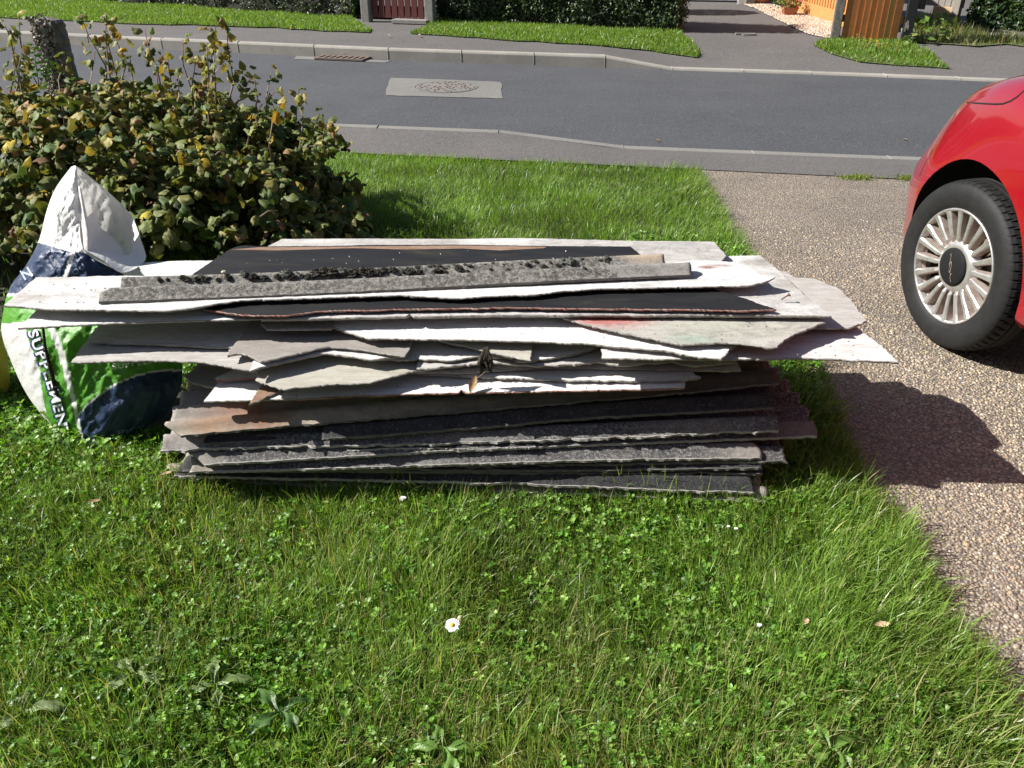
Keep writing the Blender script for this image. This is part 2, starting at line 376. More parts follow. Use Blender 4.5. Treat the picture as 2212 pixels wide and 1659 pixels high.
def kerb_stones(name, line, top, joints, w, label=None, dz=.28, mat='kerb'):
    """joints: X values; line X->Y of the road face; top X->z; w>0 builds away from the road (+Y), w<0 towards -Y"""
    root = tag(empty(name, (joints[len(joints) // 2], line(joints[len(joints) // 2]), ROADZ)), kind='structure')
    for a, b in zip(joints[:-1], joints[1:]):
        g = .003; a2, b2 = a + g, b - g; ya, yb = line(a2), line(b2); sg = 1 if w > 0 else -1
        j = rnd.uniform(-.002, .002); pts = []
        for (x, y, z) in ((a2, ya, top(a2)), (b2, yb, top(b2))):
            pts.append([(x, y, z - dz), (x, y, z - .02 + j), (x, y + .012 * sg, z + j), (x, y + w - .003 * sg, z + j), (x, y + w - .003 * sg, z - dz)])
        V = pts[0] + pts[1]; n = 5
        Fs = [(i, (i + 1) % n, n + (i + 1) % n, n + i) for i in range(n)] + [tuple(range(n)), tuple(range(2 * n - 1, n - 1, -1))]
        if w > 0: Fs = [f[::-1] for f in Fs]
        o = mk('kerb_stone', np.array(V) - np.array(root.location), Fs, M[mat], root); bev(o, .003, 1)
    return root
j0 = at(819, 268, -.06).x
kerb_stones('near_kerb', Yk, zk, [j0 + .915 * i for i in range(-8, 9)], -.105, mat='kerb2')
# ---- far side
FB = [at(x, y, ROADZ) for x, y in [(-700, 52), (320, 105), (850, 130), (1300, 146), (1450, 152), (1800, 163), (2150, 177), (3200, 215)]]
FX = [p.x for p in FB]; FYv = [p.y for p in FB]
def Yf(X): return float(np.interp(X, FX, FYv)) if FX[0] < X < FX[-1] else (FYv[0] + (X - FX[0]) * -.33 if X <= FX[0] else FYv[-1] - (X - FX[-1]) * .2)
JX = [at(x, float(np.interp(x, [320, 850, 1300, 1450, 1800, 2150], [105, 130, 146, 152, 163, 177])), ROADZ).x for x in (351, 516, 679, 839, 997, 1153, 1306, 1453, 1606, 1753, 1916, 2075, 2235)]
sp_ = JX[1] - JX[0]; joints = [JX[0] - sp_ * 1.02 * i for i in range(6, 0, -1)] + JX + [JX[-1] + .8 * i for i in range(1, 5)]
FK1, FK2 = at(1306, 146, ROADZ).x, at(1453, 152, ROADZ).x
def zkf(X): return lerp(-.055, -.158, min(1, max(0, (X - FK1) / (FK2 - FK1))))
kerb_stones('far_kerb', Yf, zkf, joints, .125)
strip('road', xs, [lambda x: (Yk(x) - .02, ROADZ), lambda x: (lerp(Yk(x), Yf(x), .33), ROADZ + .012), lambda x: (lerp(Yk(x), Yf(x), .66), ROADZ + .012), lambda x: (Yf(x) + .02, ROADZ)], M['road'])
def zfar(X, Y):
    d = max(0.0, Y - Yf(X) - .125); s = min(1, d / 1.4); s = s * s * (3 - 2 * s)
    return lerp(zkf(X), -.045 + .012 * d, s)
def at_far(x, y, up=0.0):
    p = at(x, y, -.03)
    for _ in range(12): p = at(x, y, zfar(p.x, p.y) + up)
    return p
ds = [.118, .3, .6, .9, 1.2, 1.6, 2.2, 3, 4, 6, 9, 14, 30]
strip('far_pavement', xs, [(lambda d: (lambda x: (Yf(x) + d, zfar(x, Yf(x) + d) - .003)))(d) for d in ds], M['path'])
# manhole in its concrete patch
mh = [at(x, y, ROADZ + .016) for x, y in [(845, 168), (965, 172), (1082, 177), (1088, 213), (960, 209), (832, 206)]]
pts = []
for i in range(6):
    a, b_ = mh[i], mh[(i + 1) % 6]
    for k in range(8): q = a.lerp(b_, k / 8); pts.append((q.x + rnd.uniform(-.012, .012), q.y + rnd.uniform(-.012, .012), ROADZ + .0165))
tag(mk('concrete_patch', pts, [tuple(range(len(pts)))[::-1]], M['concpatch']), kind='structure')
mc = at(962, 187, ROADZ + .02)
man = tag(empty('manhole_cover', (mc.x, mc.y, ROADZ + .017)), 'round cast iron manhole cover with raised studs set in the road', 'manhole cover')
th = np.linspace(0, 2 * math.pi, 48, endpoint=False)
def ring(name, r0, r1, z0, z1, mat, parent):
    V = [(r * math.cos(t), r * math.sin(t), z) for (r, z) in ((r0, z0), (r0, z1), (r1, z1), (r1, z0)) for t in th]
    return mk(name, V, grid_faces(48, 4, True), mat, parent)
ring('frame', .302, .325, -.01, .004, M['concpatch'], man)
V = [(0, 0, .004)] + [(.295 * math.cos(t), .295 * math.sin(t), .004) for t in th]
mk('lid', V, [(0, 1 + i, 1 + (i + 1) % 48) for i in range(48)], M['concpatch'], man)
sv, sf = box_vf((-.011, -.011, .002), (.011, .011, .009)); stud = None
for i in range(-5, 6):
    for j in range(-5, 6):
        x, y = i * .05 + (.025 if j % 2 else 0), j * .05
        if x * x + y * y < .27 ** 2 and rnd.random() < .62:
            if stud is None: stud = mk('stud', sv, sf, M['iron'], man)
            else: o = bpy.data.objects.new('stud', stud.data); link(o, man)
            (stud if (o := man.children[-1]) is None else man.children[-1]).location = (x + rnd.uniform(-.012, .012), y + rnd.uniform(-.012, .012), 0)
for o in man.children:
    if o.name.startswith('stud'): o.rotation_euler.z = .78
# gully grate
g0, g1 = at(690, 127, ROADZ + .004), at(788, 131, ROADZ + .004)
gv = (g1 - g0); gl = gv.length; ang = math.atan2(gv.y, gv.x); gc = (g0 + g1) / 2
pt = [at(x, y, ROADZ + .006) for x, y in [(635, 127), (832, 135), (845, 131), (800, 128.5), (690, 123), (640, 121)]]
pt = [Vector((p.x, min(p.y, Yf(p.x) - .01), p.z)) for p in pt]
tag(mk('gully_surround', pt, [tuple(range(6))], M['concpatch']), kind='structure')
gr = tag(empty('gully_grate', (gc.x, Yf(gc.x) - .14, ROADZ + .007), (0, 0, ang)), 'slotted iron drain grate set against the raised kerb', 'drain grate')
mk('pit', [(-gl / 2, -.10, .001), (gl / 2, -.10, .001), (gl / 2, .10, .001), (-gl / 2, .10, .001)], [(0, 1, 2, 3)], M['gap'], gr)
for k in range(9):
    x = -gl / 2 + gl * k / 8; box('bar', (x - .016, -.10, .002), (x + .016, .10, .022), M['iron'], gr, .003)
for s in (-1, 1): box('frame', (-gl / 2 - .02, s * .11 - .012, .002), (gl / 2 + .02, s * .11 + .012, .024), M['iron'], gr, .003)

# ------------------------------------------------------------------ foliage kits
def leafcloud(name, P, Nn, size, col, mat, parent=None, aspect=.55, fold=.25, kind=None, jit=.9):
    """folded rhombic leaves at points P facing roughly Nn"""
    n = len(P); Nn = unit(Nn + rng.normal(0, jit, (n, 3)) * .6); T = unit(np.cross(Nn, rng.normal(0, 1, (n, 3)))); B = np.cross(Nn, T)
    s = (np.asarray(size) * rng.uniform(.7, 1.25, n))[:, None]
    mid = P + T * s * .45
    V = np.stack([P, mid + B * s * aspect * .5 + Nn * s * fold * .4, P + T * s - Nn * s * fold * .3, mid - B * s * aspect * .5 + Nn * s * fold * .4], 1).reshape(-1, 3)
    i = np.arange(n)[:, None] * 4; Tt = np.concatenate([i + np.array([[0, 1, 2]]), i + np.array([[0, 2, 3]])], 0)
    o = mk_tri(name, V, Tt, mat, np.repeat(col, 4, 0), parent, smooth=False)
    if kind: tag(o, kind=kind)
    return o
def colmix(n, cols, w, jit=.25):
    idx = rng.choice(len(cols), n, p=np.array(w) / sum(w)); c = np.array(cols)[idx] * (1 + rng.uniform(-jit, jit, (n, 1)))
    return np.clip(c * (1 + rng.uniform(-.08, .08, (n, 3))), 0, 1)
def hedge(name, p0, p1, depth, h, n, label, cols, w, size=.045, cat='hedge'):
    p0, p1 = Vector((p0.x, p0.y, p0.z)), Vector((p1.x, p1.y, p1.z)); e = p1 - p0; L = e.length; e.normalize(); b = Vector((-e.y, e.x, 0)).normalized()
    if b.y < 0: b = -b
    root = tag(empty(name, (p0 + p1) / 2 + b * depth / 2), label, cat)
    org = np.array(root.location)
    # woody dark core
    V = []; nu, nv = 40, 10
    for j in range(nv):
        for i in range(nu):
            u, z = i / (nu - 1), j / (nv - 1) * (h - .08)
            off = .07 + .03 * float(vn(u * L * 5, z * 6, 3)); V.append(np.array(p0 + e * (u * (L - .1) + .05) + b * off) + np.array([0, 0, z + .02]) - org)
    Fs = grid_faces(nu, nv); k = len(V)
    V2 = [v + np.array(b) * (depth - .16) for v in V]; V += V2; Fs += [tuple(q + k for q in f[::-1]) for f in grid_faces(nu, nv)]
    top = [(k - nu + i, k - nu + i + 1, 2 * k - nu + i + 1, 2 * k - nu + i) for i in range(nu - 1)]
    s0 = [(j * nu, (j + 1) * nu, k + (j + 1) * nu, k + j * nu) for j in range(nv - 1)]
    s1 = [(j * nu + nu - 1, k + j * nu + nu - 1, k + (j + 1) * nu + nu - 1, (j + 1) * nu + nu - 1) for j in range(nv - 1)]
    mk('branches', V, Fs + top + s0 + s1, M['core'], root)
    # leaves over front, ends and top
    m = n; f = rng.random(m); u = rng.random(m) * L; z = rng.random(m) ** .8 * h; d = np.abs(rng.normal(0, .035, m))
    P = np.zeros((m, 3)); Nn = np.zeros((m, 3)); E_, B_ = np.array(e), np.array(b)
    fr = f < .62; en = (f >= .62) & (f < .72); e2 = (f >= .72) & (f < .80); tp = f >= .80
    bulge = .05 * vn(u * 3.1, z * 3.4, 7) + .03 * vn(u * 9, z * 9, 2)
    base = np.array(p0) - org
    P[fr] = base + E_ * u[fr, None] + B_ * (d + bulge)[fr, None]; P[fr, 2] = base[2] + z[fr]; Nn[fr] = -B_ + np.array([0, 0, .5])
    dd = rng.random(m) * depth
    P[en] = base + E_ * (L - (d + bulge)[en, None]) + B_ * dd[en, None]; P[en, 2] = base[2] + z[en]; Nn[en] = E_ + np.array([0, 0, .4])
    P[e2] = base + E_ * ((d + bulge)[e2, None]) + B_ * dd[e2, None]; P[e2, 2] = base[2] + z[e2]; Nn[e2] = -E_ + np.array([0, 0, .4])
    P[tp] = base + E_ * u[tp, None] + B_ * dd[tp, None]; P[tp, 2] = base[2] + h - (d + bulge)[tp]; Nn[tp] = np.array([0, 0, 1.])
    fo = leafcloud('foliage', P, Nn, size, colmix(m, cols, w), M['hedgeleaf'], root, .6, .3)
    return root
PRIVET = [(.030, .055, .016), (.05, .085, .022), (.085, .12, .03), (.018, .034, .012)]
hedge('privet_hedge', at_far(-420, -34), at_far(764, 41), .7, 1.35, 30000, 'long clipped privet hedge ending at the concrete post by the left of the gate', PRIVET, [4, 3, 1, 3])
hedge('privet_hedge', at_far(934, 46), at_far(1462, 70), .75, 1.35, 22000, 'clipped privet hedge between the red gate and the tarmac drive opposite', PRIVET, [4, 3, 1, 3])
hedge('yew_bush', at_far(2085, 58), at_far(2420, 84), 1.2, 1.1, 13000, 'dark green yew bush beside the weathered fence', [(.018, .04, .012), (.03, .06, .015), (.055, .085, .02)], [4, 3, 1], .07, 'bush')
# ---- verges: soil sheet with blades
def poly_sheet(name, pts, mat, kind='structure'):
    o = mk(name, pts, [tuple(range(len(pts)))], mat); 
    bm = bmesh.new(); bm.from_mesh(o.data); bmesh.ops.recalc_face_normals(bm, faces=bm.faces); bm.to_mesh(o.data); bm.free()
    return tag(o, kind=kind)
def inpoly(X, Y, poly):
    c = np.zeros(len(X), bool); n = len(poly)
    for i in range(n):
        (x0, y0), (x1, y1) = poly[i], poly[(i + 1) % n]
        with np.errstate(divide='ignore', invalid='ignore'): t = ((y0 > Y) != (y1 > Y)) & (X < (x1 - x0) * (Y - y0) / (y1 - y0 + 1e-12) + x0)
        c ^= t
    return c
def blades(name, P, L, W, lean, az, col, mat, seg=2, parent=None, colvar=.25, tipcol=None, curl=1.0):
    """grass blades: P roots, L length, W width, lean 0..1.5, az azimuth of lean"""
    n = len(P); d = np.stack([np.cos(az), np.sin(az), np.zeros(n)], 1); fa = az + rng.normal(0, .9, n)
    side = np.stack([-np.sin(fa), np.cos(fa), np.zeros(n)], 1); rows = []
    ts = np.linspace(0, 1, seg + 1); ang0 = lean * .25
    pos = P.copy(); pts = [P.copy()]
    for k in range(seg):
        a = ang0 + lean * curl * (k + .5) / seg
        pos = pos + (d * np.sin(a)[:, None] + np.array([0, 0, 1.]) * np.cos(a)[:, None]) * (L / seg)[:, None]; pts.append(pos.copy())
    Vs = []
    for k in range(seg):
        w = W * (1 - .45 * ts[k]) * .5; Vs += [pts[k] - side * w[:, None], pts[k] + side * w[:, None]]
    Vs.append(pts[seg]); V = np.stack(Vs, 1); m = V.shape[1]
    tri = []
    for k in range(seg - 1): tri += [(2 * k, 2 * k + 1, 2 * k + 3), (2 * k, 2 * k + 3, 2 * k + 2)]
    tri.append((2 * seg - 2, 2 * seg - 1, 2 * seg))
    T = (np.arange(n)[:, None, None] * m + np.array(tri)[None]).reshape(-1, 3)
    c = np.repeat(col[:, None, :], m, 1)
    if tipcol is not None: tt = np.concatenate([np.repeat(ts[:-1], 2), [1.]])[None, :, None] ** 2; c = c * (1 - tt * .5) + np.array(tipcol)[None, None] * tt * .5
    return mk_tri(name, V.reshape(-1, 3), T, mat, c.reshape(-1, 3), parent)
GREEN = [(.15, .25, .035), (.18, .29, .045), (.21, .31, .06), (.11, .20, .028), (.34, .32, .15)]
def verge(name, px, dens, grassname, label, hmean=.05, cols=GREEN, w=(4, 4, 3, 3, .6)):
    pts = [at_far(*q) for q in px]; P2 = []
    for i, a in enumerate(pts):
        b_ = pts[(i + 1) % len(pts)]; k = max(1, int((b_ - a).length / .25))
        for j in range(k): q = a.lerp(b_, j / k); P2.append(Vector((q.x + rnd.uniform(-.04, .04), q.y + rnd.uniform(-.05, .05), 0)))
    poly = [(p.x, p.y) for p in P2]
    poly_sheet(name, [(p.x, p.y, zfar(p.x, p.y) + .012) for p in P2], M['ground'])
    lo = np.min(poly, 0); hi = np.max(poly, 0); n = int((hi - lo).prod() * dens); X = rng.uniform(lo[0], hi[0], n); Y = rng.uniform(lo[1], hi[1], n)
    k = inpoly(X, Y, poly); X, Y = X[k], Y[k]; n = len(X); Z = np.array([zfar(a, b) for a, b in zip(X, Y)])
    nz = vn(X * 1.7, Y * 1.7, 4); L = hmean * rng.uniform(.6, 1.5, n) * (1 + .35 * nz); W = rng.uniform(.007, .014, n)
    c = colmix(n, cols, w); 
    o = blades(grassname, np.stack([X, Y, Z], 1), L, W, rng.uniform(.2, 1.3, n), rng.uniform(0, 6.28, n), c, M['grass'], 2)
    return tag(o, label, 'grass', kind='stuff'), poly
verge('verge', [(-500, 8), (-200, 22), (0, 40), (300, 52), (521, 58), (700, 67), (800, 71), (803, 62), (775, 48), (764, 41), (521, 22), (174, 1), (0, -9), (-420, -33)], 4200, 'verge_grass', 'sunlit verge grass along the long left hedge across the road')
verge('verge', [(885, 74), (1000, 81), (1200, 95), (1400, 110), (1500, 111), (1518, 104), (1490, 84), (1465, 72), (1200, 57), (934, 47), (920, 58)], 4600, 'verge_grass', 'sunlit verge grass in front of the hedge right of the red gate')
verge('verge', [(1758, 97), (1800, 109), (1860, 121), (1940, 130), (2050, 133), (2030, 122), (1975, 100), (1940, 90), (1800, 84)], 4600, 'verge_grass', 'small rounded grass patch in front of the orange fence')
WEED = [(.12, .15, .035), (.16, .18, .05), (.22, .21, .09), (.09, .13, .03), (.30, .26, .15)]
_, wpoly = verge('weedy_soil', [(1958, 88), (2000, 96), (2110, 101), (2180, 98), (2260, 108), (2300, 90), (2120, 78), (2050, 62), (2000, 45), (1950, 45)], 1100, 'weeds', 'straggly dry weeds and grass beside the yew bush', .12, WEED, (3, 3, 3, 2, 2))
# ---- red gate with concrete posts
ga, gb = at_far(806, 47), at_far(918, 51); ge = (gb - ga); gw = ge.length; ge.normalize(); gn = Vector((-ge.y, ge.x, 0)); zg = ga.z
gate = tag(empty('garden_gate', (ga + gb) / 2), 'dark red slatted timber garden gate between two concrete posts', 'gate')
for k in range(8):
    c = -gw / 2 + gw * (k + .5) / 8; hw = gw / 16 - .009
    obox('slat', ge * c + Vector((0, 0, .56)), ge * hw, gn * .012, (0, 0, .50), M['gate'], gate, .003)
for z in (.17, .85): obox('rail', gn * .032 + Vector((0, 0, z)), ge * (gw / 2 - .01), gn * .018, (0, 0, .045), M['gate'], gate, .003)
for s, lb in ((-1, 'grey concrete gate post at the end of the long left hedge'), (1, 'grey concrete gate post with the hedge to the drive growing round it')):
    c = ga.lerp(gb, .5) + ge * s * (gw / 2 + .09); p = tag(empty('gate_post', c), lb, 'post')
    obox('shaft', (0, 0, .55), ge * .065, gn * .065, (0, 0, .57), M['concrete'], p, .012); obox('cap', (0, 0, 1.14), ge * .08, gn * .08, (0, 0, .025), M['concrete'], p, .012)
st = (ga + gb) / 2 - gn * .06; so_ = obox('threshold_step', st + ge * .22 + Vector((0, 0, .03)), ge * (gw * .33), gn * .09, (0, 0, .028), M['concrete'], None, .008)
tag(so_, 'pale concrete threshold step under the red gate', 'step')
gp = ga.lerp(gb, .5) + gn * 2.2; poly_sheet('garden_path', [gp + ge * -1.2 - gn * 1.9 + Vector((0, 0, .03)), gp + ge * 1.2 - gn * 1.9 + Vector((0, 0, .03)), gp + ge * 1.2 + gn * 5 + Vector((0, 0, .06)), gp - ge * 1.2 + gn * 5 + Vector((0, 0, .06))], M['path'])
# ---- orange close-board fences
pa, pb = at_far(1806, 87), at_far(1941, 92); fe = (pb - pa); fw = fe.length; fe.normalize(); fn = Vector((-fe.y, fe.x, 0))
fb = tag(empty('board_fence', (pa + pb) / 2), 'orange feather-edged fence panel facing the road', 'fence')
nb = 9
for k in range(nb):
    c = -fw / 2 + .06 + (fw - .1) * (k + .5) / nb; hw = (fw - .1) / nb / 2 + .008; tw = .010 + .010 * (k % 2)
    V = [(-hw, -.026, 0), (hw, -.008, 0), (hw, .006, 0), (-hw, .006, 0)]; V = [fe * a + fn * b for a, b, _ in V]
    VV = [fe * c + v + Vector((0, 0, z)) for z in (.01 + rnd.uniform(0, .01), 1.55) for v in V]
    mk('board', VV, box_vf((0, 0, 0), (1, 1, 1))[1], M['timbergreen'] if k == 7 else (M['timber'], M['timber2'])[k % 2], fb)  # alternating tones paint in the shadow stripes of the feather edges
for z in (.25, 1.3): obox('rail', fn * .035 + Vector((0, 0, z)), fe * (fw / 2), fn * .025, (0, 0, .04), M['timber'], fb, .004)
q = pa - fe * .02; p1 = tag(empty('fence_post', q), 'grey weathered fence post left of the orange panel', 'post'); obox('shaft', (0, 0, .85), fe * .05, fn * .05, (0, 0, .87), M['darkpost'], p1, .008)
bl = obox('sunlit_face', Vector((0, 0, .85)) - fe * .053, fe * .004, fn * .045, (0, 0, .86), M['weathered'], p1, 0)  # paler plate puts the sunlit side into the post's colour
q = pb + fe * .07; p2 = tag(empty('fence_post', q), 'black post with flaking paint right of the orange panel', 'post'); obox('shaft', (0, 0, .85), fe * .055, fn * .06, (0, 0, .87), M['blackpost'], p2, .006)
for k in range(9): obox('paint_flake', Vector((0, 0, .03 + .2 * rnd.random() ** 1.5)) - fn * .0615 + fe * rnd.uniform(-.04, .04), fe * rnd.uniform(.004, .012), fn * .0015, (0, 0, rnd.uniform(.015, .04)), M['weathered'], p2, 0)
# fence running back along the gravel
qa, qb = at_far(1800, 50), at_far(1712, 22); ae = (qb - qa); aw = ae.length; ae.normalize(); an = Vector((-ae.y, ae.x, 0))
if an.x > 0: an = -an
qa2 = qa - ae * .9; aw += .9; fa_ = tag(empty('board_fence', (qa2 + qb) / 2), 'bright orange fence running back beside the gravel strip', 'fence'); nb = 26
for k in range(nb):
    c = -aw / 2 + aw * (k + .5) / nb; hw = aw / nb / 2
    V = [ae * a + an * b for a, b in ((-hw, .024), (hw, .010), (hw, -.004), (-hw, -.004))]
    mk('board', [ae * c + v + Vector((0, 0, z)) for z in (.17, 1.6) for v in V], box_vf((0, 0, 0), (1, 1, 1))[1], M['timber2'], fa_)
obox('gravel_board', Vector((0, 0, .085)) + an * .012, ae * (aw / 2), an * .02, (0, 0, .085), M['timber2'], fa_, .004)
# gravel strip: sheet plus stones
gpx = [(1600, 8), (1630, 18), (1690, 48), (1745, 74), (1790, 84), (1800, 84), (1802, 51), (1712, 23), (1660, 8)]
gpt = [at_far(*q) for q in gpx]; poly_sheet('gravel_strip', [p + Vector((0, 0, .008)) for p in gpt], M['aggr'])
lo = np.min([(p.x, p.y) for p in gpt], 0); hi = np.max([(p.x, p.y) for p in gpt], 0)
def pebbles(name, X, Y, Z, s, cols, mat, parent=None, flat=.55):
    n = len(X); k = 6; th_ = np.arange(k) / k * 2 * math.pi; rot = rng.uniform(0, 6.28, n)[:, None]; el = rng.uniform(.62, 1, n)[:, None]
    def rg(f, off): r = s[:, None] * f * rng.uniform(.85, 1.15, (n, k)); a = th_[None] + off; x, y = r * np.cos(a), r * np.sin(a) * el; return x * np.cos(rot) - y * np.sin(rot), x * np.sin(rot) + y * np.cos(rot)
    x0, y0 = rg(1.0, 0); x1, y1 = rg(.68, .4); Zc = Z[:, None]
    h = (s * flat * rng.uniform(.7, 1.2, n))[:, None]
    R0 = np.stack([X[:, None] + x0, Y[:, None] + y0, np.broadcast_to(Zc - .001, x0.shape)], 2); R1 = np.stack([X[:, None] + x1, Y[:, None] + y1, Zc + h * .75 * np.ones_like(x1)], 2)
    tp = np.stack([X, Y, Z + h[:, 0]], 1)[:, None]; V = np.concatenate([R0, R1, tp], 1)
    tri = []
    for i in range(k): j = (i + 1) % k; tri += [(i, j, k + j), (i, k + j, k + i), (k + i, k + j, 2 * k)]
    T = (np.arange(n)[:, None, None] * (2 * k + 1) + np.array(tri)[None]).reshape(-1, 3)
    return mk_tri(name, V.reshape(-1, 3), T, mat, np.repeat(cols, 2 * k + 1, 0), parent)
n = 9000; X = rng.uniform(lo[0], hi[0], n); Y = rng.uniform(lo[1], hi[1], n); k = inpoly(X, Y, [(p.x, p.y) for p in gpt]); X, Y = X[k], Y[k]
Z = np.array([zfar(a, b) + .01 for a, b in zip(X, Y)])
tag(pebbles('gravel', X, Y, Z, rng.uniform(.010, .020, len(X)), colmix(len(X), [(.55, .42, .32), (.45, .33, .24), (.62, .52, .42), (.34, .25, .19)], [3, 3, 2, 2]), M['pebble']), 'pale pinkish gravel strip beside the opposite drive', 'gravel', kind='stuff')
# flower pot, big terracotta pot
def lathe_z(name, prof, mat, parent, n=24, ry=1.0):
    V = [(r * math.cos(2 * math.pi * k / n), r * ry * math.sin(2 * math.pi * k / n), z) for r, z in prof for k in range(n)]
    return mk(name, V, grid_faces(n, len(prof), True), mat, parent, smooth=False)
pp = at_far(1704, 33); pot = tag(empty('flower_pot', pp), 'terracotta planter of bright pink flowers on the gravel', 'flower pot')
V = []; 
for (a, b, z) in ((.15, .11, 0), (.19, .14, .17), (.205, .155, .17), (.205, .155, .205), (.18, .13, .205), (.17, .12, .15)): V += [(-a, -b, z), (a, -b, z), (a, b, z), (-a, b, z)]
mk('planter', V, grid_faces(4, 6, True) + [(20, 21, 22, 23)], M['terracotta'], pot)
m = 420; P = rng.normal(0, 1, (m, 3)) * np.array([.17, .13, .07]) + np.array([0, 0, .31]); leafcloud('leaves', P, P - np.array([0, 0, .2]), .07, colmix(m, [(.16, .24, .04), (.28, .30, .06), (.09, .16, .03)], [3, 2, 2]), M['hedgeleaf'], pot, .7)
V = [(0, 0, 0)] + [(.036 * (1 if k % 2 else .62) * math.cos(k * math.pi / 5), .012, .036 * (1 if k % 2 else .62) * math.sin(k * math.pi / 5)) for k in range(10)]; bl_ = [mk('bloom', V, [(0, 1 + k, 1 + (k + 1) % 10) for k in range(10)], plain('pink_petals', c, .5), pot) for c in ((.62, .012, .24), (.75, .05, .38), (.48, .006, .18))]
for k in range(46):
    o = bl_[k] if k < 3 else bpy.data.objects.new('bloom', bl_[k % 3].data); o.location = (rnd.gauss(.02, .15), rnd.gauss(-.09, .07), rnd.gauss(.33, .06)); o.rotation_euler = (rnd.gauss(-.5, .4), rnd.uniform(0, 3), rnd.gauss(0, .5))
    if k >= 3: link(o, pot)
pp = at_far(1640, 7); pot.scale = (.56, .56, .56); pot2 = tag(empty('large_pot', pp), 'large round terracotta pot at the end of the gravel strip', 'pot')
lathe_z('bowl', [(0, 0), (.16, 0), (.25, .12), (.29, .28), (.27, .40), (.30, .42), (.30, .47), (.26, .47), (.24, .40)], M['terracotta'], pot2)
m = 260; P = rng.normal(0, 1, (m, 3)) * np.array([.16, .16, .16]) + np.array([0, 0, .62]); leafcloud('leaves', P, P - np.array([0, 0, .4]), .09, colmix(m, PRIVET, [1, 2, 2, 1]), M['hedgeleaf'], pot2)
pr = at_far(1612, 9); tag(mk('rockery_stone', [Vector(pr) + Vector((.16 * a * (1 + .2 * math.sin(5 * c)), .12 * b, .16 * c)) for c, s in ((0, 1), (.6, .95), (1, .5)) for a, b in [(s * math.cos(t), s * math.sin(t)) for t in np.arange(7) * .9]], grid_faces(7, 3, True) + [tuple(range(14, 21))], M['concrete']), 'rough grey rockery stone beside the large terracotta pot', 'stone')
# garage end of the opposite drive
gq0, gq1 = at_far(1440, 2), at_far(1556, 4); ge2 = (gq1 - gq0); gw2 = 2.2; ge2.normalize(); gn2 = Vector((-ge2.y, ge2.x, 0)); gc2 = at_far(1500, 3) - ge2 * .35
gar = tag(empty('garage', gc2), 'white garage door at the end of the opposite tarmac drive', 'garage')
obox('door', Vector((0, 0, 1.02)), ge2 * (gw2 / 2), gn2 * .03, (0, 0, 1.0), M['white'], gar, .01)
obox('roof', Vector((0, 0, 2.35)) + gn2 * 1.5, ge2 * 1.5, gn2 * 1.6, (0, 0, .09), M['concrete'], gar)
for s in (-1, 1): obox('pier', ge2 * s * (gw2 / 2 + .17) + Vector((0, 0, 1.13)), ge2 * .165, gn2 * .12, (0, 0, 1.13), M['iron'], gar)
# shrub beyond the hedge that throws the second shadow on the drive
ss = at_far(1395, 26); sh = tag(empty('round_shrub', ss), 'rounded garden shrub behind the end of the privet hedge', 'shrub')
tube('stem', [(0, 0, 0), (.02, .01, .3), (.05, 0, .8)], [.03, .025, .015], M['bark'], sh)
m = 2600; d = unit(rng.normal(0, 1, (m, 3))); P = d * rng.uniform(.5, 1, (m, 1)) ** .5 * np.array([.42, .42, .5]) + np.array([.1, 0, .75]); leafcloud('foliage', P, d, .07, colmix(m, PRIVET, [3, 3, 1, 2]), M['hedgeleaf'], sh)
# weathered fence at the right
wa, wb = at_far(1955, 33), at_far(2075, 44); we = wb - wa; ww = we.length; we.normalize(); wn = Vector((-we.y, we.x, 0)); wf = tag(empty('weathered_fence', (wa + wb) / 2), 'grey weathered board fence between the black post and the yew bush', 'fence')
for k in range(9):
    c = -ww / 2 + ww * (k + .5) / 9; obox('board', we * c + Vector((0, 0, .78)) + wn * .006 * (k % 2), we * (ww / 18 - .004), wn * .012, (0, 0, .62 + (.06 if k < 3 else 0)), M['darkpost'] if k in (0, 1, 2) else M['weathered'], wf, .003)
obox('gravel_board', we * (ww * .2) + Vector((0, 0, .07)) - wn * .02, we * (ww * .2), wn * .02, (0, 0, .09), M['tanleaf'], wf, .004)
for c in (.42,): obox('post', we * (ww * c) - wn * .05 + Vector((0, 0, .75)), we * .05, wn * .05, (0, 0, .8), M['weathered'], wf, .006)
m = 120
P = np.array([[q.x, q.y, zfar(q.x, q.y)] for q in [at_far(float(rng.uniform(1950, 2060)), float(rng.uniform(55, 100))) for _ in range(m)]]); P[:, 2] += rng.uniform(.02, .16, m)
tag(leafcloud('weed_leaves', P, np.tile([0, -.4, 1.], (m, 1)), .09, colmix(m, [(.16, .24, .05), (.22, .28, .08), (.10, .17, .03)], [2, 2, 1]), M['hedgeleaf'], None, .7), 'broad-leaved weeds at the foot of the weathered fence', 'weeds', kind='stuff')
def yellow_head(name, p, h, label, grp):
    r = tag(empty(name, p), label, 'flower', grp); tube('stem', [(0, 0, 0), (.004, 0, h)], .0025, M['timbergreen'], r, 5)
    V = [(0, 0, h + .006)] + [(.016 * (1 if k % 2 else .6) * math.cos(k * .4488), .016 * (1 if k % 2 else .6) * math.sin(k * .4488), h + .009) for k in range(14)]
    mk('bloom', V, [(0, 1 + k, 1 + (k + 1) % 14) for k in range(14)], M['daisyeye'], r)
for (x, y) in [(1847, 93), (1862, 96), (1876, 97), (1866, 106), (1877, 100), (1893, 101), (1889, 105), (1896, 106), (1890, 108), (1904, 107), (1911, 110), (1934, 112)]:
    yellow_head('hawkbit_flower', at_far(x, y + 4), rnd.uniform(.07, .11), 'yellow flower head in the grass patch by the orange fence', 'yellow flowers by the orange fence')
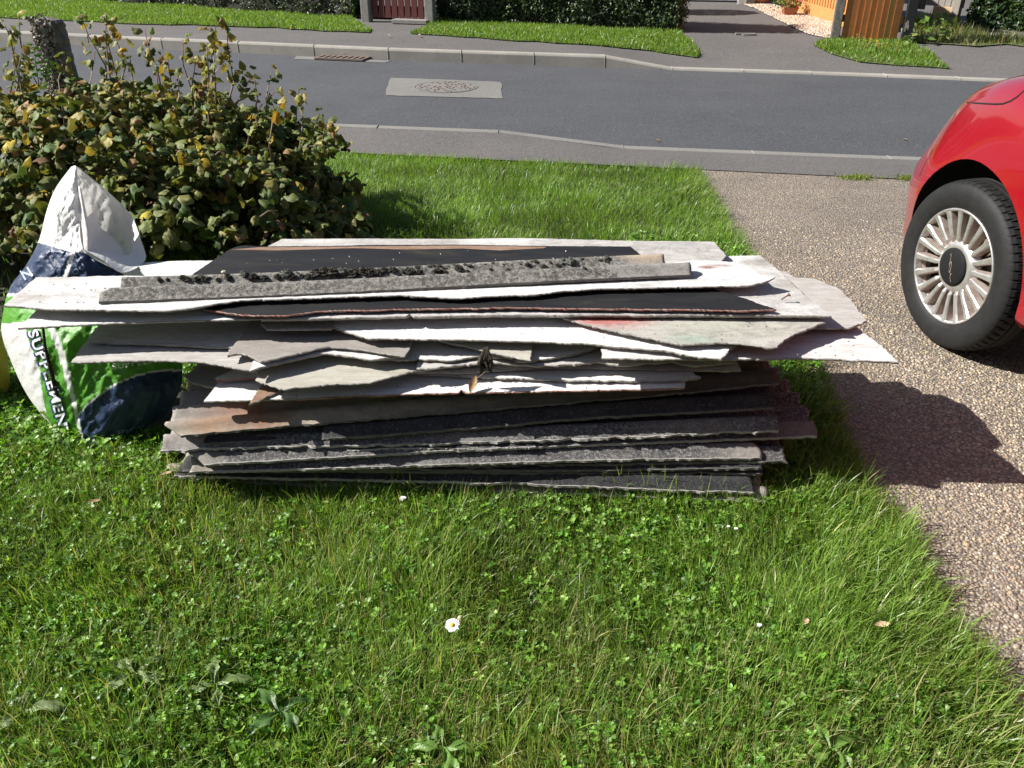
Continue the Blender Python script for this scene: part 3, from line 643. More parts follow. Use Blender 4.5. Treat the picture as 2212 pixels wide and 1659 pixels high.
for (x, y) in [(2030, 88), (2036, 89), (2160, 100)]: yellow_head('hawkbit_flower', at_far(x, y + 4), .12, 'yellow flower among the dry weeds by the yew bush', 'yellow flowers by the yew bush')
# ------------------------------------------------------------------ the stack of cement sheets
def densify(pts, step, jag, seed, rough_only=None):
    out = []; n = len(pts); s = 0.0
    for i in range(n):
        a, b_ = pts[i], pts[(i + 1) % n]; L = (b_ - a).length; k = max(1, int(L / step)); nrm = Vector((-(b_ - a).y, (b_ - a).x, 0)); nrm.normalize() if nrm.length > 0 else None
        for j in range(k):
            t = j / k; q = a.lerp(b_, t); w = min(1, 4 * t * L / .06 + .2, 4 * (1 - t) * L / .06 + .2)
            d = jag * (.8 * float(vn(s * 18, seed * 3.7)) + .7 * float(vn(s * 60, seed * 1.9 + 9)) + .8 * float(vn(s * 150, seed + 4.4)) + .5 * rnd.uniform(-1, 1)) * w - .006 * max(0, float(vn(s * 14, seed + 2.2)) - .5) * (1 if jag > .0015 else 0)
            out.append(q + nrm * d); s += L / k
    return out
BOARDS = {}
def board(key, label, mat, px, zl, zr, jag=.0025, thick=.006, emat='edge', name='cement_board', dz=None, cat='board'):
    xs_ = [p[0] for p in px]; x0, x1 = min(xs_), max(xs_)
    P = []
    for i, p in enumerate(px):
        z = lerp(zl, zr, (p[0] - x0) / (x1 - x0)) + (dz or {}).get(i, 0); P.append(at(p[0], p[1], z))
    sd = sum(ord(c) for c in key); D = densify(P, .006, jag, sd)
    if sum(D[i].x * D[(i + 1) % len(D)].y - D[(i + 1) % len(D)].x * D[i].y for i in range(len(D))) < 0: D = D[::-1]
    n = len(D); c = sum(D, Vector()) / n; V = []
    mid = []
    for i, p in enumerate(D):
        o = (D[(i + 1) % n] - D[i - 1]); o = Vector((o.y, -o.x, 0)); o.normalize() if o.length else None
        r1 = .0012 * (1 + float(vn(i * .7, sd))); r2 = .0016 * float(vn(i * .45, sd + 8)) - .0008
        mid.append((p - o * .0010 + Vector((0, 0, .0)), p + o * r1 - Vector((0, 0, thick * .3)), p + o * r2 - Vector((0, 0, thick))))
    V = [m[0] for m in mid] + [m[1] for m in mid] + [m[2] for m in mid]
    Fs = [tuple(range(n)), tuple(range(3 * n - 1, 2 * n - 1, -1))]; fm = [0, 0]
    for k in (0, 1):
        for i in range(n): j = (i + 1) % n; Fs.append((k * n + i, (k + 1) * n + i, (k + 1) * n + j, k * n + j)); fm.append(1)
    o = mk(name, V, Fs, [M[mat] if isinstance(mat, str) else mat, M[emat]], fm=fm)
    tag(o, label, cat); BOARDS[key] = o
    return o
CORR = {}
PITCH_C, AMP = .076, .0105
def corrugated(key, label, mats, pl, pr, zl, zr, depth=.5, ns=150, rag=.011, frag=.0022, cut=None, thick=.006, amp=AMP, phase=0.0, yaw=0.0, cutr=None, lip=1):
    """corrugations run along the front edge pl -> pr (pixels, heights)"""
    A, B = at(pl[0], pl[1], zl), at(pr[0], pr[1], zr); e = (B - A); L = e.length; e.normalize(); b_ = Vector((-e.y, e.x, 0)).normalized()
    up = e.cross(b_); nt_ = max(8, int(depth / PITCH_C * 10)); sd = sum(ord(c) for c in key) * 1.3
    sg = np.linspace(0, L, ns + 1); VA = vn(sg * 24, sd + 5) + .8 * vn(sg * 80, sd + 6) + .6 * vn(sg * 190, sd + 8); VB = np.maximum(0, vn(sg * 11, sd + 15) - .5) if frag > .0015 else sg * 0
    V = []
    for top in (1, 0):
        for j in range(nt_ + 1):
            t = depth * j / nt_ if j != 1 else .0032; w = 2 * math.pi * t / PITCH_C + phase
            z = amp * (1 - math.cos(w)); slope = amp * math.sin(w) * 2 * math.pi / PITCH_C
            nn = (up - b_ * slope).normalized()
            e0 = rag * (float(vn(t * 30, sd)) + .6 * float(vn(t * 110, sd + 3))) + (cut(t) if cut else 0)
            e1 = rag * (float(vn(t * 30, sd + 7)) + .6 * float(vn(t * 110, sd + 11))) - (cutr(t) if cutr else 0)
            for i in range(ns + 1):
                k = i / ns; s = lerp(e0, L + e1, k); f = (frag * (VA[i] + .7 * rnd.uniform(-1, 1) * (t < .001)) + .016 * VB[i]) * max(0, 1 - t / .03)
                sag = .004 * math.sin(k * 5 + sd)
                V.append(A + e * s + b_ * (t + f) + up * (z + sag) - nn * (0 if top else thick))
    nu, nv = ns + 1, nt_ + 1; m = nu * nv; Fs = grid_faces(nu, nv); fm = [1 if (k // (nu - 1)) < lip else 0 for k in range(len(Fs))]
    Fs += [tuple(q + m for q in f[::-1]) for f in grid_faces(nu, nv)]; fm += [0] * (len(Fs) - len(fm))
    for i in range(nu - 1): Fs += [(i, m + i, m + i + 1, i + 1), (m - nu + i, m - nu + i + 1, 2 * m - nu + i + 1, 2 * m - nu + i)]
    for j in range(nv - 1): Fs += [(j * nu, (j + 1) * nu, m + (j + 1) * nu, m + j * nu), (j * nu + nu - 1, m + j * nu + nu - 1, m + (j + 1) * nu + nu - 1, (j + 1) * nu + nu - 1)]
    fm += [1] * (len(Fs) - len(fm))
    o = mk('corrugated_sheet', V, Fs, mats, smooth=False, fm=fm)
    o.data.polygons.foreach_set('use_smooth', np.array([k < 2 * (nu - 1) * (nv - 1) for k in range(len(fm))]))
    tag(o, label, 'roof sheet'); CORR[key] = o; return o
ME = cement('sunlit_broken_lip', (.48, .46, .42), (.36, .34, .31), (.14, .13, .12), .6, 34, .7, seed=12)  # raw cement lip, painted paler to carry the sunlit front edges
MD = cement('shaded_broken_lip', (.20, .19, .17), (.12, .115, .105), (.06, .055, .05), .6, 34, .7, seed=13)  # darker copy of the lip, shade put into its colour
def spot(x, y, z, r, c, a=.8): return (at(x, y, z), r, c, a)
m_l1 = m_stained('rust_streaked_corrugated', (.40, .34, .26), (.31, .27, .21), [(at(1500, 840, .25), .42, (.05, .05, .054), .9), (at(1180, 860, .23), .16, (.16, .15, .14), .7), spot(520, 905, .2, .10, (.12, .115, .12), .75), spot(497, 885, .2, .065, (.30, .10, .03), .95), spot(556, 908, .2, .06, (.33, .13, .045), .95), spot(460, 918, .2, .05, (.36, .18, .07), .8), spot(390, 880, .2, .12, (.30, .28, .26), .8), spot(720, 900, .2, .05, (.15, .14, .13), .5), spot(940, 880, .2, .06, (.17, .16, .15), .5)])
m_l5 = m_stained('grey_corrugated_pale_end', (.085, .086, .09), (.05, .05, .055), [spot(1640, 975, .11, .075, (.32, .29, .26), .95), spot(430, 1005, .11, .05, (.30, .26, .21), .9), spot(900, 1005, .105, .06, (.30, .29, .27), .4)], .8)
m_l4 = m_stained('grey_corrugated_red_end', (.075, .076, .082), (.045, .045, .05), [spot(1720, 925, .15, .06, (.22, .17, .15), .95), spot(420, 990, .13, .04, (.32, .29, .25), .9)], .8)
m_l3 = m_stained('grey_corrugated_tan_end', (.10, .10, .105), (.055, .055, .06), [spot(390, 945, .16, .07, (.36, .33, .30), .95), spot(1500, 925, .17, .10, (.26, .24, .20), .5), spot(1000, 940, .16, .08, (.26, .25, .23), .4)], .8)
corrugated('A', 'lowest corrugated cement sheet lying in the grass', [M['corr'], MD], (378, 1040), (1644, 1096), .004, .004)
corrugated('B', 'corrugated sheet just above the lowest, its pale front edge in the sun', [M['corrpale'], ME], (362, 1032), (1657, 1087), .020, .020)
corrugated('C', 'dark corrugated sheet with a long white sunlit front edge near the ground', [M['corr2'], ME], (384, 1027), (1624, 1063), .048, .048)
corrugated('D', 'thin-edged grey corrugated sheet pressed under another equally long', [M['corr'], MD], (392, 1020), (1650, 1021), .068, .076)
corrugated('E', 'dark corrugated sheet with a broken pale chip at its right end', [M['corr2'], MD], (455, 1014), (1656, 1013), .082, .088)
corrugated('F', 'corrugated sheet jutting out right, just behind the rounded pale-ended sheet', [m_l4, MD], (620, 1006), (1697, 1000), .090, .098)
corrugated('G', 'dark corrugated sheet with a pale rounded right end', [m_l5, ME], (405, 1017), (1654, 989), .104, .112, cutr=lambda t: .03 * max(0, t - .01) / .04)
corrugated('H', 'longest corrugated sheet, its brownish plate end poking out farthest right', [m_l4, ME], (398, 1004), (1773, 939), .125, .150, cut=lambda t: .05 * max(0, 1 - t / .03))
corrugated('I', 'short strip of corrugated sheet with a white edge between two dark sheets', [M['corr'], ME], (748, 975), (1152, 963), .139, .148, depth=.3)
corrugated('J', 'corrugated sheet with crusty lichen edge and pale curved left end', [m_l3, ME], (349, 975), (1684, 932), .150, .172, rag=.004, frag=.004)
corrugated('K', 'corrugated sheet ending halfway along the stack, lit stripe on its front', [M['corr'], MD], (443, 958), (1271, 901), .166, .188)
corrugated('L', 'dark lichened corrugated sheet with squared right end', [M['corr'], MD], (700, 946), (1679, 880), .180, .212, cutr=lambda t: .02 * (t < .004))
corrugated('N', 'top corrugated sheet of the lower stack, tan and rust-streaked at its left end', [m_l1, MD], (356, 947), (1681, 826), .192, .255, rag=.007, frag=.003, lip=0, cut=lambda t: .045 * max(0, 1 - t / .028))
# flat and broken boards, from the lower stack upwards
board('D8', 'small dark broken fragment at the left under the pink-edged chip', 'grey', [(396, 812), (416, 827), (461, 836), (520, 838), (520, 800), (420, 798)], .262, .262)
board('D6', 'rust-brown triangular fragment poking out below the beige board', 'rust', [(537, 874), (609, 842), (680, 815), (600, 800), (565, 829)], .283, .284)
board('D5', 'bright white board corner jutting left beneath the beige board', 'white', [(440, 867), (540, 864), (720, 858), (720, 800), (500, 802), (473, 823)], .276, .276, .0012)
board('D4', 'long white board with a red-stained front edge above the corrugated stack', 'white', [(640, 862), (701, 857), (878, 851), (992, 848), (997, 842), (1010, 848), (1372, 841), (1478, 837), (1480, 826), (1470, 800), (660, 800)], .286, .298, .0022, emat='rededge')
board('D7', 'small pinkish edged board chip resting above the white corner', 'white2', [(463, 817), (468, 822), (551, 816), (640, 806), (640, 780), (505, 798)], .290, .292, .001, emat='rededge')
board('D3', 'narrow white board with splintered right end', 'white', [(890, 806), (1046, 814), (1245, 821), (1372, 822), (1453, 821), (1515, 815), (1500, 809), (1497, 800), (1470, 775), (900, 775)], .303, .309, .003)
board('D2', 'long pale grey board just above the splintered white one', 'white2', [(720, 806), (892, 803), (994, 804), (1062, 800), (1183, 793), (1372, 796), (1577, 800), (1600, 799), (1592, 781), (1560, 760), (760, 765)], .316, .320, .002)
board('D1', 'sunlit beige board with a wavy broken front edge, left of centre', 'beige', [(552, 801), (554, 822), (614, 841), (640, 836), (666, 835), (720, 830), (800, 827), (850, 812), (885, 802), (960, 793), (1036, 786), (1060, 760), (560, 765)], .328, .331, .0028)
board('C6', 'shaded grey board with a scalloped broken front edge', 'pale', [(900, 797), (933, 796), (985, 788), (1039, 783), (1067, 783), (1110, 787), (1168, 790), (1230, 786), (1292, 780), (1318, 786), (1334, 789), (1400, 783), (1449, 779), (1475, 786), (1501, 790), (1550, 786), (1585, 781), (1598, 765), (1500, 720), (920, 720)], .342, .345, .003)
board('C5', 'shaded white board with dipping broken edge near the hanging roots', 'white2', [(820, 775), (933, 776), (967, 779), (1037, 768), (1090, 772), (1131, 780), (1180, 775), (1243, 764), (1310, 746), (1330, 725), (840, 728)], .352, .356, .0028)
board('C1', 'long grey-white board with a pointed left end above the feed sack', 'pale', [(153, 782), (318, 778), (428, 781), (483, 789), (520, 797), (547, 801), (560, 787), (560, 700), (330, 690), (206, 708)], .352, .350, .0022)
board('C1u', 'dark-shaded board lying on the pointed pale one at the left', 'pale', [(192, 739), (330, 743), (500, 751), (560, 750), (560, 655), (345, 655), (318, 680), (222, 697), (210, 706)], .364, .362, .0015)
board('C2b', 'pale board with a peaked front edge under the brown-grey one', 'white2', [(540, 802), (558, 795), (620, 780), (698, 763), (750, 769), (802, 777), (850, 771), (884, 766), (890, 735), (560, 740)], .362, .362, .002)
board('C2', 'brown-grey broken board with an angular sunlit face, left of centre', 'grey', [(491, 768), (523, 763), (545, 771), (564, 781), (640, 764), (710, 748), (760, 753), (802, 758), (874, 769), (886, 753), (895, 672), (545, 668), (523, 724), (500, 750)], .374, .374, .0022)
board('C4', 'small square-cornered beige board end above the hanging roots', 'beige', [(950, 735), (965, 739), (1010, 748), (1062, 761), (1146, 778), (1149, 737), (1130, 700), (950, 700)], .372, .372, .0018)
board('B7', 'large white board with a sharp tip reaching farthest over the driveway', 'white2', [(1300, 774), (1560, 776), (1707, 773), (1798, 775), (1942, 782), (1905, 747), (1845, 703), (1800, 668), (1300, 660)], 0.3860, 0.3640, .0018)
board('C3', 'small grey strip of board tucked under the white boards, left of centre', 'grey', [(564, 699), (576, 711), (640, 710), (716, 710), (720, 705), (730, 670), (575, 670)], 0.4040, 0.4040, .0012)
board('B4', 'big bright white board with a slanting left edge and rough front', 'white', [(657, 690), (725, 708), (790, 729), (799, 731), (987, 733), (1143, 737), (1280, 743), (1370, 752), (1440, 757), (1501, 770), (1558, 775), (1575, 757), (1592, 743), (1600, 660), (650, 655)], 0.4000, 0.3980, .0022)
board('B6', 'mottled pale board with a broken angular right end behind the others', 'pale', [(1560, 708), (1766, 708), (1833, 708), (1873, 693), (1833, 643), (1808, 620), (1791, 615), (1759, 602), (1717, 599), (1697, 586), (1560, 580)], 0.4020, 0.3880, .003)
m_b5 = m_stained('spray_marked_pale_board', (.50, .47, .43), (.43, .40, .36), [spot(1335, 687, .418, .07, (.55, .03, .03), .65), spot(1285, 690, .418, .04, (.48, .07, .06), .4), spot(1550, 715, .41, .13, (.37, .38, .30), .6), spot(1500, 738, .41, .04, (.24, .36, .27), .5)])
board('B5', 'pale board with red and green spray marks and a curved right end', m_b5, [(1203, 681), (1255, 698), (1354, 720), (1473, 744), (1550, 739), (1600, 742), (1659, 750), (1679, 749), (1694, 734), (1724, 717), (1760, 704), (1783, 695), (1775, 688), (1761, 685), (1700, 640), (1240, 640)], 0.4180, 0.4140, .0025)
board('B2', 'lower of the two white boards jutting left over the feed sack', 'white', [(38, 708), (214, 699), (397, 692), (500, 690), (567, 687), (572, 650), (250, 648), (110, 655), (77, 671)], 0.4320, 0.4320, .0016)
m_b3 = m_stained('dirt_speckled_pale_board', (.60, .58, .56), (.50, .48, .45), [spot(1650, 570, .425, .05, (.16, .15, .11), .6), spot(1700, 620, .425, .05, (.20, .19, .14), .55), spot(1750, 650, .425, .05, (.24, .22, .18), .5), spot(1560, 560, .425, .06, (.75, .74, .73), .7)])
board('B3', 'wide pale board with a dirt-speckled slanting right edge and a nail on it', m_b3, [(564, 689), (700, 687), (878, 683), (886, 678), (895, 683), (1100, 680), (1481, 680), (1796, 682), (1736, 635), (1682, 584), (1642, 551), (1575, 553), (1498, 561), (1300, 580), (590, 640)], 0.4360, 0.4320, .0015, thick=.008)
board('B1', 'charcoal-painted board with a red primer edge and sharp right tip', 'dark', [(440, 668), (520, 680), (575, 682), (621, 681), (680, 672), (880, 667), (987, 666), (1106, 664), (1305, 667), (1481, 668), (1600, 671), (1677, 668), (1605, 643), (1533, 621), (1480, 600), (470, 620)], 0.4500, 0.4460, .0025, emat='rededge')
board('T5', 'white board at the back left, partly under the opened sack mouth', 'white', [(296, 567), (374, 564), (463, 562), (560, 560), (600, 600), (480, 625), (318, 605)], 0.4540, 0.4560, .002)
m_t2 = m_stained('white_board_rust_smear', (.74, .73, .71), (.66, .65, .63), [(at(1532, 582, .455), .022, (.22, .07, .04), .9), (at(1565, 579, .455), .018, (.22, .07, .04), .8), spot(640, 640, .455, .016, (.28, .12, .07), .8), spot(110, 610, .455, .06, (.50, .45, .40), .7), spot(60, 650, .455, .07, (.46, .41, .36), .7), spot(250, 648, .455, .05, (.5, .46, .42), .6)])
board('T2', 'long white board across the top with an upturned torn right corner', m_t2, [(8, 659), (99, 667), (357, 671), (389, 668), (427, 663), (478, 654), (525, 648), (642, 645), (740, 641), (865, 637), (930, 641), (987, 644), (1042, 640), (1156, 636), (1205, 629), (1305, 623), (1481, 620), (1550, 618), (1615, 617), (1650, 609), (1674, 599), (1640, 592), (1622, 578), (1590, 566), (1498, 561), (1300, 585), (235, 596), (77, 599)], 0.4670, 0.4620, .0022, dz={19: .006, 20: .012, 21: .008})
board('T4', 'long pale board along the back with weathered paint strip', m_stained('pale_board_peeling', (.52, .49, .46), (.42, .40, .37), [(at(700, 522, .45), .05, (.66, .63, .60), .7), (at(1080, 520, .45), .08, (.68, .66, .64), .8), (at(1480, 535, .45), .06, (.40, .39, .37), .8)]), [(579, 531), (609, 516), (800, 515), (987, 516), (1131, 514), (1255, 517), (1354, 520), (1481, 521), (1543, 522), (1569, 552), (1540, 580), (560, 590)], 0.4580, 0.4560, .0015)
board('T3', 'charcoal board with green-brown bloom lying at the back of the top', 'dark', [(408, 597), (440, 575), (500, 537), (517, 531), (534, 530), (560, 532), (700, 531), (805, 529), (987, 528), (1181, 531), (1362, 532), (1381, 548), (1400, 575), (700, 610)], 0.4690, 0.4650, .0014, emat='rust')
t3 = BOARDS['T3']; tz = np.array(t3.location)
mk('rust_stain', [np.array(at(x, y, lerp(.469, .465, (x - 408) / 990) + .0006)) - tz for x, y in [(500, 539), (560, 534), (700, 533), (987, 530), (1181, 533), (1175, 536), (1080, 541), (1000, 537), (880, 539), (760, 536), (600, 541)]], [tuple(range(11))[::-1]], M['rust'], t3)
m_t1 = m_stained('weathered_ridge_strip', (.32, .305, .28), (.22, .212, .20), [spot(1400, 560, .48, .055, (.50, .38, .27), .9), spot(1335, 562, .48, .02, (.17, .085, .03), .9), spot(1445, 580, .48, .06, (.36, .34, .31), .8), spot(1300, 590, .48, .05, (.34, .32, .29), .5), spot(700, 625, .48, .2, (.24, .235, .225), .6)], .6)
t1 = corrugated('T1', 'mossy weathered corrugated strip lying on the very top', [M['t1'], MD, m_t1], (215, 651), (1497, 596), .476, .472, depth=.112, rag=.003, frag=.0012, lip=0, cutr=lambda t: .055 * (t > .06), cut=lambda t: .02 * (t > .03) + .01 * (t > .07), amp=.0105, thick=.007)
# the right end of the strip is paler and rust-marked
mi_ = np.zeros(len(t1.data.polygons), np.int32); t1.data.polygons.foreach_get('material_index', mi_); ctr = np.array([q.center[:] for q in t1.data.polygons])
mi_[(mi_ == 0) & (ctr[:, 0] + t1.location.x > at(1325, 570, .47).x + .03 * vn(ctr[:, 1] * 60, ctr[:, 0] * 20))] = 2; t1.data.polygons.foreach_set('material_index', mi_)
# moss cushions grow in its valley
bpy.context.view_layer.update()
def bvh_of(o):
    mw = o.matrix_world; return BVHTree.FromPolygons([mw @ v.co for v in o.data.vertices], [tuple(p.vertices) for p in o.data.polygons])
bt1 = bvh_of(t1)
def blob(name, c, r, flat, mat, parent, seed, spike=.35, n=10, m=7):
    V = []
    for j in range(m):
        ph = math.pi * .5 * (1 - j / (m - 1)) if True else 0
        for i in range(n):
            th_ = 2 * math.pi * i / n; rr = r * (1 + spike * float(vn(i * 1.9 + seed, j * 1.7, seed * .37)) + spike * .8 * (rnd.random() - .5))
            V.append((c[0] + rr * math.cos(ph) * math.cos(th_), c[1] + rr * math.cos(ph) * math.sin(th_), c[2] + rr * flat * math.sin(ph) - r * .15))
    return mk(name, V, grid_faces(n, m, True), mat, parent)
def m_moss(name, a, b2):
    b = NB(name); c = b.mix(b.ramp(b.noise(260, 5, .7), .35, .7), a, b2); return b.done(b.bsdf(c, .95, b.noise(500, 5, .8), 1.0, .004))
M['moss'] = m_moss('dark_dry_moss', (.018, .016, .012), (.075, .068, .05)); M['mossgrey'] = m_moss('grey_moss_cushion', (.045, .05, .04), (.19, .20, .17))
MOSS = [(345, 605, 6), (362, 604, 5), (395, 600, 9), (405, 603, 8), (425, 604, 9), (440, 603, 8), (470, 604, 6), (493, 600, 9), (527, 592, 12), (548, 600, 14), (570, 601, 10), (600, 598, 10), (618, 592, 15), (632, 598, 10), (665, 597, 9), (685, 591, 14), (700, 588, 16), (720, 588, 17), (740, 588, 14), (760, 592, 15), (785, 587, 15), (800, 588, 14), (818, 590, 12), (850, 584, 10), (870, 585, 8), (885, 588, 14), (905, 588, 8), (945, 588, 14), (960, 590, 10), (990, 580, 10), (1097, 583, 6), (1140, 572, 7), (1175, 577, 8), (1206, 574, 6), (1232, 566, 14), (1310, 557, 8), (1262, 579, 5), (652, 596, 7), (675, 598, 8), (710, 596, 10), (735, 597, 9), (770, 584, 8), (830, 583, 9), (1010, 586, 5), (1060, 582, 5)]
mosses = []
for k in range(95):
    x = rnd.choice([rnd.uniform(330, 640), rnd.uniform(600, 960), rnd.uniform(640, 900), rnd.uniform(900, 1330)]); f = (x - 329) / 1030; MOSS.append((x, lerp(603, 556, f) + rnd.uniform(-4, 6), rnd.choice([3, 3, 4, 5, 6, 7])))
for i, (x, y, s) in enumerate(MOSS):
    d = ray(x, y); h = bt1.ray_cast(Vector((0, 0, CAMH)), d)
    if h[0] is None: h = (at(x, y, .475),)
    grey = i in (8, 12, 24, 34, 35, 18) or (i > 44 and rnd.random() < .4); flatk = .95 if i < 45 else rnd.uniform(.3, .6); r = s / FOC * 2.35 * .85
    c = h[0]; org = t1.matrix_world.inverted() @ c
    mo = blob('moss', org, r, (.95 if grey else .75) * flatk, M['mossgrey'] if grey else M['moss'], t1, i * 3.3, .25 if grey else .5, 12, 8)
    # tufts
    m_ = 160 if i < 45 else 40; dd = unit(rng.normal(0, 1, (m_, 3)) + np.array([0, -.2, .8])); P = np.array(org)[None] + dd * r * .85 * np.array([1, 1, .8])
    leafcloud('moss_tuft', P, np.cross(dd, rng.normal(0, 1, (m_, 3))), r * .34, colmix(m_, [(.20, .21, .17), (.12, .125, .10)] if grey else [(.06, .055, .035), (.03, .028, .02), (.13, .115, .075)], [1, 1] if grey else [2, 2, 1]), M['vcol'], mo, .3, .1, kind='stuff')
# snail shell on the strip
h = bt1.ray_cast(Vector((0, 0, CAMH)), ray(483, 592)); c = h[0] if h[0] else at(483, 592, .48)
V = []; nn_ = 90
for i in range(nn_ + 1):
    t = i / nn_; a = t * 4.6 * math.pi; R0 = .0075 * math.exp(-1.6 * (1 - t)) ; ctr = Vector((R0 * .62 * math.cos(a), R0 * .62 * math.sin(a), .006 - .005 * t)); rr = R0 * .62
    for k in range(8): q = 2 * math.pi * k / 8; V.append(ctr + Vector((math.cos(a) * math.cos(q), math.sin(a) * math.cos(q), math.sin(q))) * rr)
tag(mk('snail_shell', [Vector(v) + c + Vector((0, 0, .004)) for v in V], grid_faces(8, nn_ + 1, True), M['shell'], smooth=True), 'tiny pale snail shell among the moss on the top strip', 'shell')
# nail lying on the wide pale board
z0 = .442; n0, n1 = at(1688, 647, z0), at(1704, 637, z0 + .012); nl = tag(empty('nail', n0), 'rusty bent nail lying on the wide pale board', 'nail')
tube('shank', [Vector(), (n1 - n0) * .5 + Vector((0, 0, .001)), (n1 - n0)], .0022, M['nail'], nl, 8)
tube('head', [(n1 - n0), (n1 - n0) * 1.12], .0055, M['nail'], nl, 10)
# roots hanging over the front
hr = tag(empty('root_clump', atY(1050, 800, 1.84)), 'dark clump of moss and roots hanging over the front of the boards', 'roots')
for k in range(26):
    x = 1050 + rnd.gauss(0, 9); y0 = 748 + rnd.random() * 10; y1 = 782 + rnd.random() * 30; a = atY(lerp(1050, x, .3), y0, 1.86); b_ = atY(x, y1, 1.845 + rnd.uniform(-.012, .012)); md = a.lerp(b_, .55) + Vector((rnd.gauss(0, .006), -.008, 0))
    tube('strand', [a - hr.location, md - hr.location, b_ - hr.location], [.002, rnd.uniform(.004, .009), .002], M['root'], hr, 6)
def curled_leaf(name, c, L, W, az, mat, label, cat='leaf', group=None, curl=.8, tilt=0):
    V = []; nu, nv = 5, 9
    for j in range(nv):
        t = j / (nv - 1); w = W * math.sin(math.pi * min(.97, t * .95 + .03)) ** .8
        for i in range(nu):
            u = (i / (nu - 1) - .5) * 2; x = (t - .5) * L; y = u * w * .5 * (1 + .15 * rnd.uniform(-1, 1)); z = curl * (abs(u) ** 1.5 * w * .4 + (t - .5) ** 2 * L * .6)
            V.append((x * math.cos(az) - y * math.sin(az) + c[0], x * math.sin(az) + y * math.cos(az) + c[1], c[2] + z + x * tilt + .001))
    return tag(mk(name, V, grid_faces(nu, nv), mat, smooth=True), label, cat, group)
curled_leaf('dead_leaf', atY(1022, 836, 1.835), .035, .02, 1.2, M['deadbrown'], 'shrivelled brown leaf hanging below the root clump on the white board', curl=1.2, tilt=.9)
cs = atY(1026, 816, 1.838); tg = tag(tube('leaf_stalk', [atY(1052, 800, 1.835), atY(1038, 812, 1.83), atY(1026, 820, 1.832), atY(1020, 828, 1.835)], [.0012, .001, .001, .0008], M['bark']), 'thin brown stalk trailing from the root clump to the shrivelled leaf', 'stalk')
# loose crumbs on the boards
def crumbs(n, x0, x1, y0, y1, z, s, cols):
    P = np.array([at(float(rng.uniform(x0, x1)), float(rng.uniform(y0, y1)), z) for _ in range(n)]); return P[:, 0], P[:, 1], P[:, 2], rng.uniform(*s, n), colmix(n, cols, [1] * len(cols))
cr = [crumbs(26, 60, 300, 610, 655, .4675, (.0012, .003), [(.14, .07, .04), (.10, .08, .06)]), crumbs(40, 830, 1180, 690, 728, .400, (.0008, .002), [(.2, .18, .15), (.12, .11, .10)]), crumbs(22, 1560, 1860, 735, 770, .380, (.001, .003), [(.2, .12, .07), (.15, .13, .11)]), crumbs(20, 480, 1300, 538, 575, .4685, (.001, .0026), [(.7, .7, .68), (.5, .48, .45)]), crumbs(24, 1250, 1700, 690, 735, .417, (.001, .0025), [(.13, .09, .06), (.2, .17, .14)]), crumbs(26, 660, 1300, 815, 840, .296, (.001, .0024), [(.1, .07, .05), (.2, .17, .14)])]
c_ = [np.concatenate([q[i] for q in cr]) for i in range(5)]
tag(pebbles('grit', *c_[:4], c_[4], M['vcol']), 'crumbs of broken cement and dirt scattered on the boards', 'grit', kind='stuff')
# ------------------------------------------------------------------ the feed sack
def cr1(P, t):
    """Catmull-Rom through rows of P (n, ...) at t in 0..n-1"""
    n = len(P); i = int(min(max(math.floor(t), 0), n - 2)); f = t - i
    p0, p1, p2, p3 = P[max(i - 1, 0)], P[i], P[i + 1], P[min(i + 2, n - 1)]
    return .5 * ((2 * p1) + (-p0 + p2) * f + (2 * p0 - 5 * p1 + 4 * p2 - p3) * f * f + (-p0 + 3 * p1 - 3 * p2 + p3) * f ** 3)
def patch(net, nu, nv):
    N = np.array(net, float); out = np.zeros((nv, nu, 3))
    for j in range(nv):
        row = cr1(N, j / (nv - 1) * (len(N) - 1))
        for i in range(nu): out[j, i] = cr1(row, i / (nu - 1) * (row.shape[0] - 1))
    return out
BN = [[(112, 925, 2.13), (150, 950, 2.07), (190, 962, 2.04), (265, 950, 2.05), (355, 900, 2.13)],
      [(60, 855, 2.2), (115, 880, 2.09), (190, 890, 2.045), (290, 870, 2.055), (388, 845, 2.14)],
      [(28, 790, 2.24), (90, 800, 2.11), (190, 805, 2.07), (290, 800, 2.085), (394, 790, 2.17)],
      [(4, 722, 2.27), (70, 725, 2.14), (180, 725, 2.10), (280, 725, 2.115), (382, 720, 2.2)],
      [(8, 668, 2.29), (70, 665, 2.20), (170, 665, 2.18), (270, 660, 2.19), (352, 655, 2.25)],
      [(22, 620, 2.32), (75, 600, 2.25), (150, 600, 2.22), (230, 612, 2.22), (305, 622, 2.28)],
      [(55, 575, 2.34), (90, 552, 2.27), (145, 550, 2.245), (195, 562, 2.245), (262, 590, 2.25)],
      [(83, 522, 2.36), (110, 520, 2.30), (140, 526, 2.275), (162, 531, 2.27), (182, 540, 2.255)],
      [(101, 455, 2.38), (120, 455, 2.335), (143, 450, 2.32), (160, 450, 2.315), (172, 450, 2.33)],
      [(120, 407, 2.40), (135, 404, 2.375), (150, 400, 2.365), (160, 400, 2.36), (168, 400, 2.37)],
      [(154, 360, 2.42), (157, 359, 2.42), (160, 358, 2.42), (163, 358, 2.42), (167, 360, 2.42)]]
def wrinkle(x, y): return .007 * vn(x * .035, y * .02, 1) + .004 * vn(x * .09 + y * .03, y * .05, 2) + .006 * np.abs(vn(x * .06 + y * .05, y * .03 - x * .04, 3)) + .004 * np.abs(vn(x * .14 - y * .09, y * .1, 4))
G = patch(BN, 120, 190); G[:, :, 2] += wrinkle(G[:, :, 0], G[:, :, 1]) * np.clip(1 - np.abs(np.linspace(-1, 1, 120)) ** 6, 0, 1)[None]
gx, gy = G[:, :, 0], G[:, :, 1]
def xl(pts, y): return np.interp(y, [p[1] for p in pts], [p[0] for p in pts])
